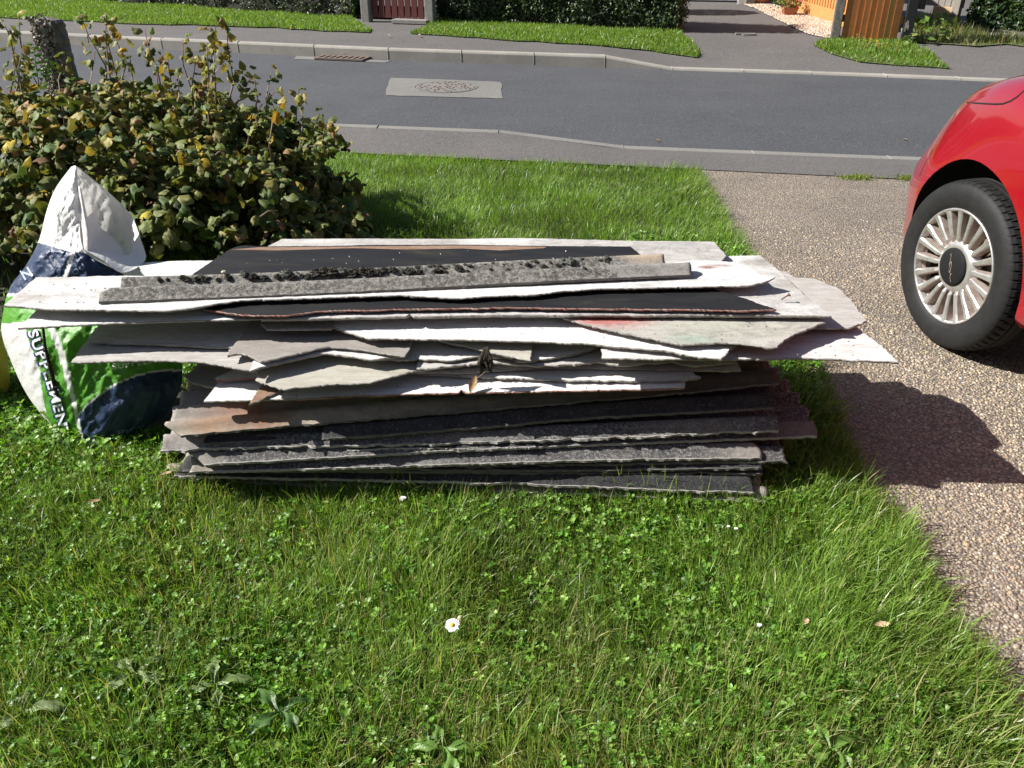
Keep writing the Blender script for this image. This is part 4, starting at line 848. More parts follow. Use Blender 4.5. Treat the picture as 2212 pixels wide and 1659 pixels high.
WHT, GRN, NAV = (.80, .79, .77), (.105, .34, .035), (.028, .05, .115)
C = np.empty(G.shape); C[:] = WHT
gl_ = xl([(52, 690), (56, 710), (67, 750), (86, 790), (88, 830), (95, 870), (103, 905), (118, 935), (130, 965)], gy)
sl_ = xl([(96, 660), (105, 710), (127, 766), (139, 813), (155, 870), (167, 925), (172, 965)], gy); sr_ = sl_ + xl([(15, 660), (15, 710), (13, 806), (8, 905), (9, 965)], gy)
low = gy > 640; grn = low & (gx > gl_) & ~((gx > sl_) & (gx < sr_)); C[grn] = GRN
C[(gy > 640) & (gy < 700 - gx * .1) & (gx < 62)] = GRN
el = xl([(897, 171), (873, 191), (833, 246), (810, 302), (802, 360), (800, 420)][0:0] or [(171, 0), (171, 1)], gy) * 0
ey = np.interp(gx, [165, 171, 191, 246, 302, 357, 420], [915, 897, 873, 833, 810, 802, 800])
C[low & (gx > sr_) & (gy > ey - 3.5)] = WHT; C[low & (gx > sr_) & (gy > ey)] = NAV
C[(gx > sl_ - 4) & (gx < sr_ + 2) & (gy > 935)] = WHT
tb = np.interp(gx, [60, 81, 147, 190, 270], [520, 523, 543, 548, 556]); nav = (gy <= 634) & (gy > tb); C[nav] = NAV
stx = np.interp(gy, [545, 600], [158, 140]); C[nav & (np.abs(gx - stx) < 5)] = WHT
B3 = np.array([atY(*p) for p in G.reshape(-1, 3)]); bo = np.array([at(190, 955, 0).x, 2.2, 0.0])
sack = tag(empty('feed_sack', bo), 'white, green and navy printed plastic feed sack, its mouth torn open above the boards', 'sack')
def m_sack():
    b = NB('printed_sack_plastic'); a = b.n('Attribute', _attribute_name='Col').outputs['Color']
    a = b.mix(b.math('MULTIPLY', b.ramp(b.noise(24, 6, .7), .58, .75), .25), a, (.35, .30, .24))
    sh = b.bsdf(a, .38, b.math('ADD', b.noise(30, 6, .62, None, 1.6), b.math('MULTIPLY', b.noise(120, 3), .3)), .55, .007)
    t = b.n('BsdfTranslucent', Color=a).outputs[0]; return b.done(b.n('MixShader', i0=.24, i1=sh, i2=t).outputs[0])
M['sack'] = m_sack()
mk('front_panel', B3 - bo, grid_faces(120, 190), M['sack'], sack, smooth=True, col=C.reshape(-1, 3))
Gb = patch(BN, 40, 60); ed = np.clip(1 - np.abs(np.linspace(-1, 1, 40)) ** 3, 0, 1)[None]; Gb[:, :, 2] = np.maximum(Gb[:, :1, 2], Gb[:, -1:, 2]) * (ed > 0) * ed + Gb[:, :, 2] * (1 - ed) + ed * .10
Bb = np.array([atY(*p) for p in Gb.reshape(-1, 3)]); F3 = patch(BN, 40, 60); Ff = np.array([atY(*p) for p in F3.reshape(-1, 3)])
Bb[:, 2] = Ff[:, 2]; Bb[:, 0] = Ff[:, 0]                      # back panel straight behind the front, not along the sight line
mk('back_panel', Bb[:40 * 46] - bo, [f[::-1] for f in grid_faces(40, 46)], M['sack'], sack, smooth=True, col=np.tile(WHT, (40 * 46, 1)))
LN = [[(158, 358, 2.43), (160, 358, 2.44), (163, 358, 2.44), (168, 361, 2.43)],
      [(160, 405, 2.42), (185, 402, 2.46), (215, 404, 2.47), (240, 420, 2.45)],
      [(165, 455, 2.39), (200, 455, 2.47), (245, 455, 2.49), (286, 469, 2.44)],
      [(172, 505, 2.34), (210, 515, 2.45), (262, 515, 2.46), (303, 520, 2.40)],
      [(182, 545, 2.27), (225, 562, 2.36), (270, 570, 2.36), (313, 562, 2.32)]]
Ln = patch(LN, 50, 60); Ln[:, :, 2] += wrinkle(Ln[:, :, 0] * 1.3, Ln[:, :, 1]) * 1.2 - .004; L3 = np.array([atY(*p) for p in Ln.reshape(-1, 3)])
mk('lining', L3 - bo, grid_faces(50, 60), M['sack'], sack, smooth=True, col=np.tile((.78, .76, .73), (3000, 1)))
RN = [[(182, 540, 2.252), (222, 562, 2.242), (264, 589, 2.236), (313, 563, 2.305), (304, 517, 2.385), (287, 469, 2.435)],
      [(186, 537, 2.262), (226, 553, 2.262), (262, 572, 2.262), (298, 555, 2.325), (293, 512, 2.40), (281, 470, 2.44)],
      [(195, 534, 2.29), (232, 543, 2.30), (258, 551, 2.31), (284, 546, 2.345), (284, 508, 2.42), (277, 473, 2.455)]]
Rn = patch(RN, 60, 10); R3 = np.array([atY(*p) for p in Rn.reshape(-1, 3)]); mk('mouth_rim', R3 - bo, grid_faces(60, 10), M['sack'], sack, smooth=True, col=np.tile(WHT, (600, 1)))
KN = [[(168, 400, 2.368), (172, 403, 2.36), (176, 410, 2.365)], [(172, 450, 2.33), (180, 452, 2.315), (187, 462, 2.33)], [(176, 500, 2.29), (190, 500, 2.285), (197, 510, 2.30)], [(182, 540, 2.254), (192, 542, 2.255), (198, 538, 2.275)]]
Kn = patch(KN, 12, 30); K3 = np.array([atY(*p) for p in Kn.reshape(-1, 3)]); mk('fold', K3 - bo, grid_faces(12, 30), M['sack'], sack, smooth=True, col=np.tile((.76, .74, .70), (360, 1)))
# lettering that follows the printed face
GF = G.reshape(-1, 3)
def on_sack(x, y, lift=.0035):
    d = (GF[:, 0] - x) ** 2 + (GF[:, 1] - y) ** 2; k = np.argpartition(d, 4)[:4]; w = 1 / (d[k] + .3); Yv = (GF[k, 2] * w).sum() / w.sum()
    return atY(x, y, Yv - lift)
def text_mesh(s, bold=.02):
    cu = bpy.data.curves.new('lettering', 'FONT'); cu.body = s; cu.size = 1; cu.offset = bold; cu.resolution_u = 3
    o = bpy.data.objects.new('lettering', cu); COL.objects.link(o); dg = bpy.context.evaluated_depsgraph_get(); me = bpy.data.meshes.new_from_object(o.evaluated_get(dg))
    bpy.data.objects.remove(o); bm = bmesh.new(); bm.from_mesh(me); bmesh.ops.triangulate(bm, faces=bm.faces); bmesh.ops.subdivide_edges(bm, edges=[e for e in bm.edges if e.calc_length() > .22], cuts=2, use_grid_fill=False); bmesh.ops.triangulate(bm, faces=bm.faces)
    V = np.array([v.co[:] for v in bm.verts]); Fs = [tuple(v.index for v in f.verts) for f in bm.faces]; bm.free(); return V, Fs
def sack_text(s, path, h, col, bold=.02, lift=.0035, shadow=None):
    """letters along a pixel path; letter tops to the left of travel"""
    P = [np.array(p, float) for p in path]; seg = [np.linalg.norm(b - a) for a, b in zip(P[:-1], P[1:])]; tot = sum(seg); cum = np.concatenate([[0], np.cumsum(seg)])
    W = [text_mesh(ch, bold) if ch != ' ' else None for ch in s]; wid = [(w[0][:, 0].max() + .07 if w else .35) for w in W]; sc = tot / sum(wid); x = 0.0
    for ch, w, wd_ in zip(s, W, wid):
        if w:
            V = []
            for v in w[0]:
                q = min(max((x + v[0]) * sc, 0), tot - 1e-6); i = int(np.searchsorted(cum, q, 'right') - 1); t = (P[i + 1] - P[i]) / seg[i]; c = P[i] + t * (q - cum[i]); nrm = np.array([t[1], -t[0]])
                pxy = c + nrm * v[1] * h / .7; V.append(on_sack(pxy[0], pxy[1], lift))
            mk('lettering', np.array(V) - bo, w[1], plainmat(col), sack)
        x += wd_
_pm = {}
def plainmat(c):
    if c not in _pm: _pm[c] = plain('sack_ink', c, .4)
    return _pm[c]
vp = [(60, 716), (71, 748), (84, 782), (97, 816), (107, 850), (116, 885), (126, 920), (131, 950)]
sack_text('SUPPLEMENT', [(a - 2.5, b + 1) for a, b in vp], 23, (.025, .05, .14), .075, .0055); sack_text('SUPPLEMENT', vp, 20, (.72, .74, .76), .02, .009)
sack_text('SUPPLEMENT', [(243, 799), (290, 790), (340, 783), (384, 780)], 13, (.72, .74, .76), .02, .007)
sack_text('SPECIAL', [(254, 938), (290, 931), (318, 920)], 7, (.24, .30, .38), .0, .007)
sack_text('N', [(52, 606), (73, 594)], 22, (.30, .36, .46), .02); sack_text('OU', [(160, 596), (186, 577)], 12, (.20, .25, .34), .02, .007)
# muddy twig hanging down in front of the sack
tw = tag(empty('muddy_twig', atY(126, 850, 2.02)), 'muddy brown twig dangling from the boards in front of the green sack print', 'twig'); pts = [atY(92, 700, 2.0), atY(97, 745, 2.015), atY(105, 782, 2.025), atY(112, 808, 2.025), atY(118, 835, 2.02), atY(124, 856, 2.02)]
tube('stem', [p - tw.location for p in pts], [.0035, .004, .0045, .006, .005, .003], M['root'], tw, 7)
for k in range(26):
    i = rnd.choice([1, 2, 3, 3, 3, 4, 4]); c = pts[i].lerp(pts[i + 1], rnd.random()) - tw.location; d = Vector((rnd.gauss(0, 1), rnd.gauss(0, .6), rnd.gauss(0, .8))).normalized() * rnd.uniform(.006, .013); tube('mud_clod', [c, c + d * .6, c + d], [.004, .0045, .0015], M['root'], tw, 5)
# yellow sack just inside the frame
yc = at(-62, 850, 0); ys = tag(empty('yellow_sack', yc), 'yellow plastic sack standing left of the green feed sack', 'sack'); V = []
for j in range(24):
    t = j / 23; r = .10 * (1 + .25 * math.sin(t * 3.0)) * (1 if t < .8 else 1 - (t - .8) * 2.2)
    for i in range(28):
        a = 2 * math.pi * i / 28; q = r * (1 + .10 * float(vn(a * 1.6 + 9, t * 5, 3)) + .04 * float(vn(a * 5, t * 14, 1))); V.append((q * 1.1 * math.cos(a), q * .8 * math.sin(a), t * .26))
mk('bag_body', V, grid_faces(28, 24, True), M['yellowbag'], ys, smooth=True)
V = [(.05 * (1 + .5 * (j / 8)) * math.cos(a) * (1 + .2 * float(vn(a * 3, j))), .04 * (1 + .5 * j / 8) * math.sin(a), .25 + j * .009) for j in range(9) for a in np.linspace(0, 2 * math.pi, 20, endpoint=False)]
mk('gathered_neck', V, grid_faces(20, 9, True), M['yellowbag'], ys, smooth=True)
# ------------------------------------------------------------------ the red car (nose towards the road)
WC = Vector((1.495 + .0925, 2.70, .292))                 # front left wheel centre
CLX = WC.x + .738                                         # centre line
NOSE = WC.y + .70
car = tag(empty('red_hatchback', (CLX, NOSE - 1.75, 0)), 'small glossy red hatchback parked on the pebble driveway', 'car')
co = np.array(car.location)
ST = [  # distance from nose, half width, z bottom, z belt(max width), z shoulder, z top centre, cabin width factor
    (0.00, .42, .30, .46, .56, .60), (.03, .54, .24, .46, .60, .645), (.10, .65, .20, .46, .66, .715), (.22, .728, .18, .47, .745, .80), (.38, .792, .17, .49, .815, .875),
    (.55, .812, .17, .50, .865, .93), (.72, .816, .17, .50, .90, .965), (.92, .818, .19, .50, .925, .99), (1.10, .815, .20, .50, .93, 1.01), (1.25, .812, .20, .50, .93, 1.12),
    (1.45, .812, .20, .50, .92, 1.27), (1.70, .812, .20, .50, .925, 1.42), (2.00, .812, .20, .50, .93, 1.475), (2.40, .812, .20, .50, .94, 1.47), (2.75, .810, .19, .50, .94, 1.43),
    (3.05, .795, .20, .50, .93, 1.34), (3.30, .76, .22, .50, .90, 1.10), (3.45, .70, .25, .50, .84, .96), (3.53, .60, .30, .50, .76, .84), (3.55, .48, .36, .50, .68, .72)]
S = np.array(ST); ss = np.linspace(0, 3.55, 110) ** 1.0; ss = 3.55 * (np.linspace(0, 1, 210) ** 1.2)
def st(s): return [np.interp(s, S[:, 0], S[:, k]) for k in range(1, 6)]
prof = []
for s in ss:
    w, zb, zm, zs, zt = st(s); cab = min(1, max(0, (zt - zs - .07) / .3))
    k_ = max(0.0, 1 - s / .75)
    ctrl = [(0, zb), (w * .80, zb), (w * .955, zb + .03), (w * .985, zb + .12), (w, zm), (w * (.992 - .09 * k_), lerp(zm, zs, .5)), (w * (.96 - .15 * k_), lerp(zm, zs, .85)), (w * (.90 - .15 * k_), zs + .005)]
    if cab > .02: ctrl += [(w * lerp(.80, .84, cab), lerp(zs, zt, .35)), (w * lerp(.66, .76, cab), lerp(zs, zt, .72)), (w * lerp(.46, .62, cab), lerp(zs, zt, .94)), (w * .25, zt - .004), (0, zt)]
    else: ctrl += [(w * (.80 - .10 * k_), lerp(zs, zt, .42)), (w * (.66 - .06 * k_), lerp(zs, zt, .66)), (w * .46, lerp(zs, zt, .85)), (w * .25, lerp(zs, zt, .96)), (0, zt)]
    A = np.array(ctrl); prof.append(np.array([cr1(A, t) for t in np.linspace(0, len(A) - 1, 84)]))
# smooth along the length
PR = np.array(prof)
for _ in range(16): PR[1:-1] = PR[1:-1] * .5 + (PR[:-2] + PR[2:]) * .25
V = []; nrow = 0
for s, pr_ in zip(ss, PR):
    row = [(-x, NOSE - s, z) for x, z in pr_[:-1]] + [(x, NOSE - s, z) for x, z in pr_[::-1][:-1]]
    V += [(CLX + a, b, c) for a, b, c in row]; nrow = len(row)
Fs = grid_faces(nrow, len(ss), True) + [tuple(range(nrow)), tuple(range(nrow * len(ss) - 1, nrow * (len(ss) - 1) - 1, -1))]
body = mk('body', np.array(V) - co, Fs, [M['carred'], M['black'], M['glass']], car, smooth=True)
bm = bmesh.new(); bm.from_mesh(body.data); bmesh.ops.recalc_face_normals(bm, faces=bm.faces); bm.to_mesh(body.data); bm.free()
REARY = WC.y - 2.30
def cutter(x, y, r, dx):
    Vc = []; n = 56
    for a in (-dx, dx):
        for k in range(n): t = 2 * math.pi * k / n; Vc.append((x + a - co[0], y + r * math.cos(t) - co[1], WC.z + .012 + r * math.sin(t)))
    Fc = [(k, (k + 1) % n, n + (k + 1) % n, n + k) for k in range(n)] + [tuple(range(n - 1, -1, -1)), tuple(range(n, 2 * n))]
    o = mk('wheel_cut', Vc, Fc, [M['carred'], M['black']], car, fm=[1] * len(Fc)); bm = bmesh.new(); bm.from_mesh(o.data); bmesh.ops.recalc_face_normals(bm, faces=bm.faces); bm.to_mesh(o.data); bm.free(); return o
cuts = [cutter(CLX + sx * .79, y, .342, .27) for sx in (-1, 1) for y in (WC.y + .012, REARY)]
bpy.context.view_layer.update()
for c in cuts:
    md = body.modifiers.new('arch', 'BOOLEAN'); md.operation = 'DIFFERENCE'; md.object = c; md.solver = 'EXACT'
dg = bpy.context.evaluated_depsgraph_get(); me = bpy.data.meshes.new_from_object(body.evaluated_get(dg)); body.modifiers.clear(); body.data = me; me.name = 'body'
for c in cuts: bpy.data.objects.remove(c)
# glass house: faces above the shoulder
fmi = np.zeros(len(me.polygons), np.int32); me.polygons.foreach_get('material_index', fmi)
for i, p in enumerate(me.polygons):
    c = Vector(p.center) + Vector(co); s = NOSE - c.y; w, zb, zm, zs, zt = st(s)
    if fmi[i] == 1: continue
    side = abs(c.x - CLX)
    if 1.32 < s < 2.95 and c.z > zs + .05 and c.z < lerp(zs, zt, .84) and side > .45 and not (2.02 < s < 2.10): fmi[i] = 2
    elif 1.13 < s < 1.62 and c.z > lerp(zs, zt, .2) and side < .58 and c.z < 1.41: fmi[i] = 2
    elif 3.06 < s < 3.30 and c.z > 1.0 and side < .55: fmi[i] = 2
me.polygons.foreach_set('material_index', fmi)
for p in me.polygons: p.use_smooth = True
em = {}
for p in me.polygons:
    for ek in p.edge_keys: em.setdefault(ek, set()).add(1 if fmi[p.index] == 1 else 0)
for e_ in me.edges:
    if len(em.get(e_.key, ())) > 1: e_.use_edge_sharp = True
bcar = BVHTree.FromPolygons([Vector(v.co) + Vector(co) for v in me.vertices], [tuple(p.vertices) for p in me.polygons])
def on_car(x, y):
    h = bcar.ray_cast(Vector((0, 0, CAMH)), ray(x, y)); return h[0], h[1]
def car_line(name, px, r, mat, lift=.0):
    P = []
    for q in px:
        h, nrm = on_car(*q)
        if h is not None: P.append(h + nrm * lift - Vector(co))
    if len(P) > 2: tube(name, P, r, mat, car, 6)
def car_seam(name, pts, r, mat):
    """pts in car space (side offset, distance from nose, z hint) projected onto the body from the left"""
    P = []
    for (z, s) in pts:
        h = bcar.ray_cast(Vector((CLX - 2, NOSE - s, z)), Vector((1, 0, 0)))
        if h[0] is not None: P.append(h[0] - Vector(co))
    if len(P) > 2: tube(name, P, r, mat, car, 6)
# bonnet shut line, door seams, bumper seam
car_seam('door_gap', [(z, 1.17) for z in np.linspace(.30, .90, 14)], .0025, M['gap']); car_seam('door_gap', [(z, 2.12) for z in np.linspace(.30, .92, 14)], .0025, M['gap']); car_seam('sill_gap', [(.295, s) for s in np.linspace(1.06, 2.15, 24)], .0025, M['gap'])
car_seam('bumper_seam', [(z, .33) for z in np.linspace(.50, .60, 8)], .0012, M['gap'])
for sx in (-1, 1):
    h = bcar.ray_cast(Vector((CLX + sx * .56, NOSE + .5, .62)), Vector((0, -1, -.05)))
    if h[0] is not None:
        c = h[0] - Vector(co); V = [(c.x * .9 + .095 * math.cos(t) * f, c.y - .07 + .05 * (1 - f * f), c.z + .095 * math.sin(t) * f) for f in (1, .8, .5, .0) for t in np.linspace(0, 2 * math.pi, 28, endpoint=False)]
        hl = mk('headlight', V, grid_faces(28, 4, True), M['glass'], car, smooth=True); ringv, ringf = tube_vf([(c.x * .9 + .098 * math.cos(t), c.y - .068, c.z + .098 * math.sin(t)) for t in np.linspace(0, 2 * math.pi, 30)], .007, 6); mk('bezel', ringv, ringf, M['alloy'], hl, smooth=True)
    mv = Vector((CLX + sx * .90, NOSE - 1.33, .98)) - Vector(co); mo = blob('mirror', mv - Vector((0, 0, .05)), .09, 1.0, M['carred'], car, 2, 0, 16, 9); mo.data.polygons.foreach_set('use_smooth', np.ones(len(mo.data.polygons), bool))
    dh = Vector((CLX + sx * .825, NOSE - 2.0, .74)) - Vector(co); obox('door_handle', dh, (.012, 0, 0), (0, .08, 0), (0, 0, .012), M['alloy'], car, .005)
# ---- wheels
def wheel(loc, steer, side):
    w = empty('wheel', Vector(loc) - Vector(co), (0, 0, steer), car)
    sgn = -1 if side < 0 else 1                              # outer face along sgn * X
    HW = .0925; n = 384
    pr_ = [(.190, .070), (.198, .082), (.215, .0895), (.245, .0925), (.268, .089), (.280, .080), (.2865, .068), (.2905, .050), (.2915, .0335), (.2915, .0330), (.2915, .0270), (.2915, .0265), (.2925, .008), (.2925, .0075), (.2925, .002)]
    full = pr_ + [(r, -a) for r, a in pr_[::-1]]; V = []
    for j, (r, a) in enumerate(full):
        for k in range(n):
            rr = r; t = 2 * math.pi * k / n
            if r > .279:
                if (k + int(abs(a) * 110)) % 6 == 0 and abs(a) > .034 and r > .283: rr -= .006
                if .0265 < abs(a) < .0334 or abs(a) < .0076 and abs(a) < .003: rr -= .006
            V.append((sgn * a, rr * math.cos(t), rr * math.sin(t)))
    o = mk('tyre', V, grid_faces(n, len(full), True), M['rubber'], w, smooth=True)
    o.data.polygons.foreach_set('use_smooth', np.array([not (5 <= (q // n) <= len(full) - 7) for q in range(len(o.data.polygons))]))
    X = lambda a: sgn * a
    lathe('rim', [(.196, X(.072)), (.199, X(.083)), (.194, X(.086)), (.1885, X(.081)), (.186, X(.060)), (.180, X(.035)), (.178, X(-.06))], M['alloy'], w, 72)
    lathe('dust_dish', [(.182, X(.030)), (.12, X(.018)), (.05, X(.02))], M['black'], w, 48)
    lathe('brake_disc', [(.125, X(.012)), (.125, X(.022)), (.05, X(.024))], M['iron'], w, 40)
    lathe('hub', [(.100, X(.050)), (.092, X(.064)), (.080, X(.072)), (.070, X(.075)), (.062, X(.074))], M['alloy'], w, 60)
    lathe('centre_cap', [(.066, X(.070)), (.065, X(.079)), (.058, X(.083)), (.03, X(.0855)), (.0001, X(.086))], M['black'], w, 48)
    for k in range(20):
        t = 2 * math.pi * (k + .5) / 20; ct, sn = math.cos(t), math.sin(t)
        def P(r, s, a): return (X(a), r * ct - s * sn, r * sn + s * ct)
        Vs = []
        for (r, hw, top, bot) in ((.078, .003, .066, .045), (.098, .0085, .076, .048), (.130, .0085, .079, .050), (.165, .0105, .081, .050), (.191, .0125, .084, .058)):
            Vs += [P(r, -hw * 1.25, bot), P(r, -hw, top - .004), P(r, -hw * .6, top), P(r, hw * .6, top), P(r, hw, top - .004), P(r, hw * 1.25, bot)]
        Fk = []
        for j in range(4):
            for i in range(5): a = j * 6 + i; Fk.append((a, a + 1, a + 7, a + 6) if sgn > 0 else (a, a + 6, a + 7, a + 1))
        sp = mk('spoke', Vs, Fk, [M['alloy'], M['alloydirt']], w, fm=[1, 0, 0, 0, 1] * 4)
        # dusty web between spokes towards the hub and rim
        t2 = t + math.pi / 20; c2, s2 = math.cos(t2), math.sin(t2)
        def Q(r, s, a): return (X(a), r * c2 - s * s2, r * s2 + s * c2)
        Vw = [Q(.088, -.012, .050), Q(.088, .012, .050), Q(.103, .013, .046), Q(.103, -.013, .046)]; mk('web', Vw, [(0, 1, 2, 3)], M['alloydirt'], w)
        if k % 1 == 0:
            Vw = [Q(.179, -.022, .050), Q(.179, .022, .050), Q(.190, .024, .066), Q(.190, -.024, .066)]; mk('web', Vw, [(0, 1, 2, 3)], M['alloydirt'], w)
    # numerals on the cap
    tv, tf = text_mesh('500', -.012); tv = tv - (tv.max(0) + tv.min(0)) / 2; sc = .052
    mk('emblem', [(X(.0868 - .25 * (v[0] ** 2 + v[1] ** 2) * sc * sc * 8), -X(1) * v[0] * sc * .3 * 1 + v[1] * sc * 0 + (-X(1)) * v[0] * sc * .2, v[1] * sc + v[0] * sc * .9) for v in tv], tf, M['alloydirt'], w)
    for k in range(4):
        t = math.pi / 2 * k + .5; lathe('wheel_bolt', [(.0085, X(.052)), (.0085, X(.066)), (.0001, X(.066))], M['iron'], w, 6).location = (0, .088 * math.cos(t), .088 * math.sin(t))
    return w
wheel(WC, R(3), -1)
wheel((2 * CLX - WC.x, WC.y, WC.z), R(3), 1)
wheel((WC.x, REARY, WC.z), 0, -1); wheel((2 * CLX - WC.x, REARY, WC.z), 0, 1)

# the car stands slightly askew, nose swung towards the lawn
Rz = Matrix.Rotation(R(7.5), 4, 'Z'); car.location = WC + (Rz @ (Vector(co) - WC)); car.location.z = 0; car.rotation_euler = (0, 0, R(7.5))

bpy.context.view_layer.update(); cm = car.matrix_world; ci = cm.inverted(); bw = BVHTree.FromPolygons([cm @ v.co for v in body.data.vertices], [tuple(q.vertices) for q in body.data.polygons]); gap = []
for (x, y) in [(2078, 219), (2090, 221.5), (2110, 223), (2130, 224), (2150, 225), (2168, 224), (2184, 218), (2198, 209), (2212, 197), (2226, 183), (2238, 170)]:
    h = bw.ray_cast(Vector((0, 0, CAMH)), ray(x, y))
    if h[0] is not None: gap.append(ci @ h[0])
if len(gap) > 3: tube('bonnet_gap', gap, .0032, M['gap'], car, 6); tube('bonnet_gap', [Vector((-q.x, q.y, q.z)) for q in gap], .0032, M['gap'], car, 6)
# ------------------------------------------------------------------ lawn grass, clover, pebbles
PF0, PF1 = at(360, 1035, 0), at(1650, 1092, 0)
def pile_front(X): return PF0.y + (X - PF0.x) * (PF1.y - PF0.y) / (PF1.x - PF0.x)
def keep(X, Y, margin=0.0):
    inp = (X > -.96 + margin) & (X < .60 - margin) & (Y > pile_front(X) + .035) & (Y < 2.42)
    bag = (X > -1.38) & (X < -.98) & (Y > 2.10) & (Y < 2.36)
    return ~inp & ~bag & (X < drive_edge(np.clip(Y, .9, 5.4)) - .004)
def scatter(n, x0, x1, y0, y1, margin=0.0):
    X = rng.uniform(x0, x1, n); Y = rng.uniform(y0, y1, n); k = keep(X, Y, margin); return X[k], Y[k]
def zl(Y): return -np.maximum(0, Y - 3.0) * .038 - .008
GR = [(.135, .25, .032), (.17, .295, .042), (.08, .17, .020), (.24, .345, .08), (.46, .43, .24)]
# foreground
X, Y = scatter(160000, -1.55, 1.02, .66, 1.98); n = len(X)
dry = np.clip(vn(X * 1.3 + 3, Y * 1.3, 6) * .7 + np.clip((-.62 - X) * 1.9, 0, 1) * np.clip((1.32 - Y) * 2.6, 0, 1) * 1.3, 0, 1); edge = np.clip(1 - (drive_edge(Y) - X) / .30, 0, 1)
L = rng.uniform(.022, .055, n) * (1 + .4 * vn(X * 6, Y * 6, 2)); tall = rng.random(n) < .16; L[tall] *= 1.7; L *= 1 + edge * .45
nearp = np.clip(1 - np.abs(Y - pile_front(X)) / .08, 0, 1) * ((X > -.95) & (X < .62)); L *= 1 + .35 * nearp
W = rng.uniform(.0014, .0030, n) * (1 + .35 * edge); az = 4.0 * vn(X * 3.6, Y * 3.6, 9) + rng.normal(0, 1.3, n) + 1.2
ed_ = edge > .25; az[ed_] = rng.normal(-.3, 1.25, ed_.sum())
lean = np.abs(rng.normal(.7, .5, n)) + .15 * edge
col = colmix(n, GR, [4, 4, 4, 2, .6], .4) * (1 + .38 * vn(X * 5, Y * 5, 21) + .15 * vn(X * 1.8, Y * 1.8, 22))[:, None]; st_ = np.array([.44, .40, .18]); k = rng.random(n) < dry * .6; col[k] = st_ * rng.uniform(.6, 1.15, (k.sum(), 1))
tag(blades('lawn_grass', np.stack([X, Y, zl(Y)], 1), L, W, lean, az, col, M['grass'], 3, None, tipcol=(.22, .26, .07)), 'short sunlit lawn grass in front of the stack of sheets', 'grass', kind='stuff')
# long arching tussocks towards the driveway edge
cx = []; 
for _ in range(150):
    y = rng.uniform(.75, 3.4) if rng.random() < .75 else rng.uniform(3, 5.4); x = float(drive_edge(y)) - abs(rng.normal(0, .11)) - .01
    k = rng.integers(14, 34); cx.append(np.stack([x + rng.normal(0, .018, k), y + rng.normal(0, .03, k), np.full(k, zl(y)), np.full(k, rng.normal(-.35, .9))], 1))
cx = np.concatenate(cx); k = keep(cx[:, 0], cx[:, 1]); cx = cx[k]; n = len(cx)
tag(blades('edge_tussocks', cx[:, :3], rng.uniform(.05, .125, n), rng.uniform(.002, .004, n), np.abs(rng.normal(.9, .4, n)), cx[:, 3] + rng.normal(0, .65, n), colmix(n, GR, [4, 3, 4, 2, .6]), M['grass'], 4, None, tipcol=(.26, .28, .10)), 'long arching grass tussocks spilling over the driveway edge', 'grass', kind='stuff')
# behind and beside the stack
X, Y = scatter(118000, -1.9, 1.2, 1.95, 6.0); k = Y < np.vectorize(Yi)(X) + .01; X, Y = X[k], Y[k]; n = len(X)
keepn = rng.random(n) < np.where(Y > 2.45, 1.0, .9); X, Y = X[keepn], Y[keepn]; n = len(X)
az = 3.4 * vn(X * 3.1, Y * 3.1, 12) + rng.normal(0, 1.2, n) + .4; ed2 = np.clip(1 - (drive_edge(np.clip(Y, .9, 5.4)) - X) / .2, 0, 1); az = np.where(ed2 > .3, rng.normal(-.2, .6, n), az)
L = rng.uniform(.025, .065, n) * (1 + .35 * vn(X * 5, Y * 5, 5)) * (1 + .4 * ed2)
tag(blades('lawn_grass', np.stack([X, Y, zl(Y)], 1), L, rng.uniform(.002, .004, n), np.abs(rng.normal(.8, .5, n)), az, colmix(n, GR, [4, 4, 3, 3, .25]) * (1 + .3 * vn(X * 4, Y * 4, 31))[:, None], M['grass'], 2, None, tipcol=(.19, .28, .05)), 'longer sunlit lawn grass between the stack and the pavement', 'grass', kind='stuff')
# left out-of-frame apron, thin
X, Y = scatter(9000, -4.5, -1.8, .8, 5.6); n = len(X)
tag(blades('lawn_grass', np.stack([X, Y, zl(Y)], 1), rng.uniform(.04, .08, n), rng.uniform(.004, .007, n), np.abs(rng.normal(.8, .4, n)), rng.uniform(0, 6.3, n), colmix(n, GR, [4, 4, 3, 3, .3]), M['grass'], 2), 'shaded lawn grass under and beyond the leafy bush', 'grass', kind='stuff')
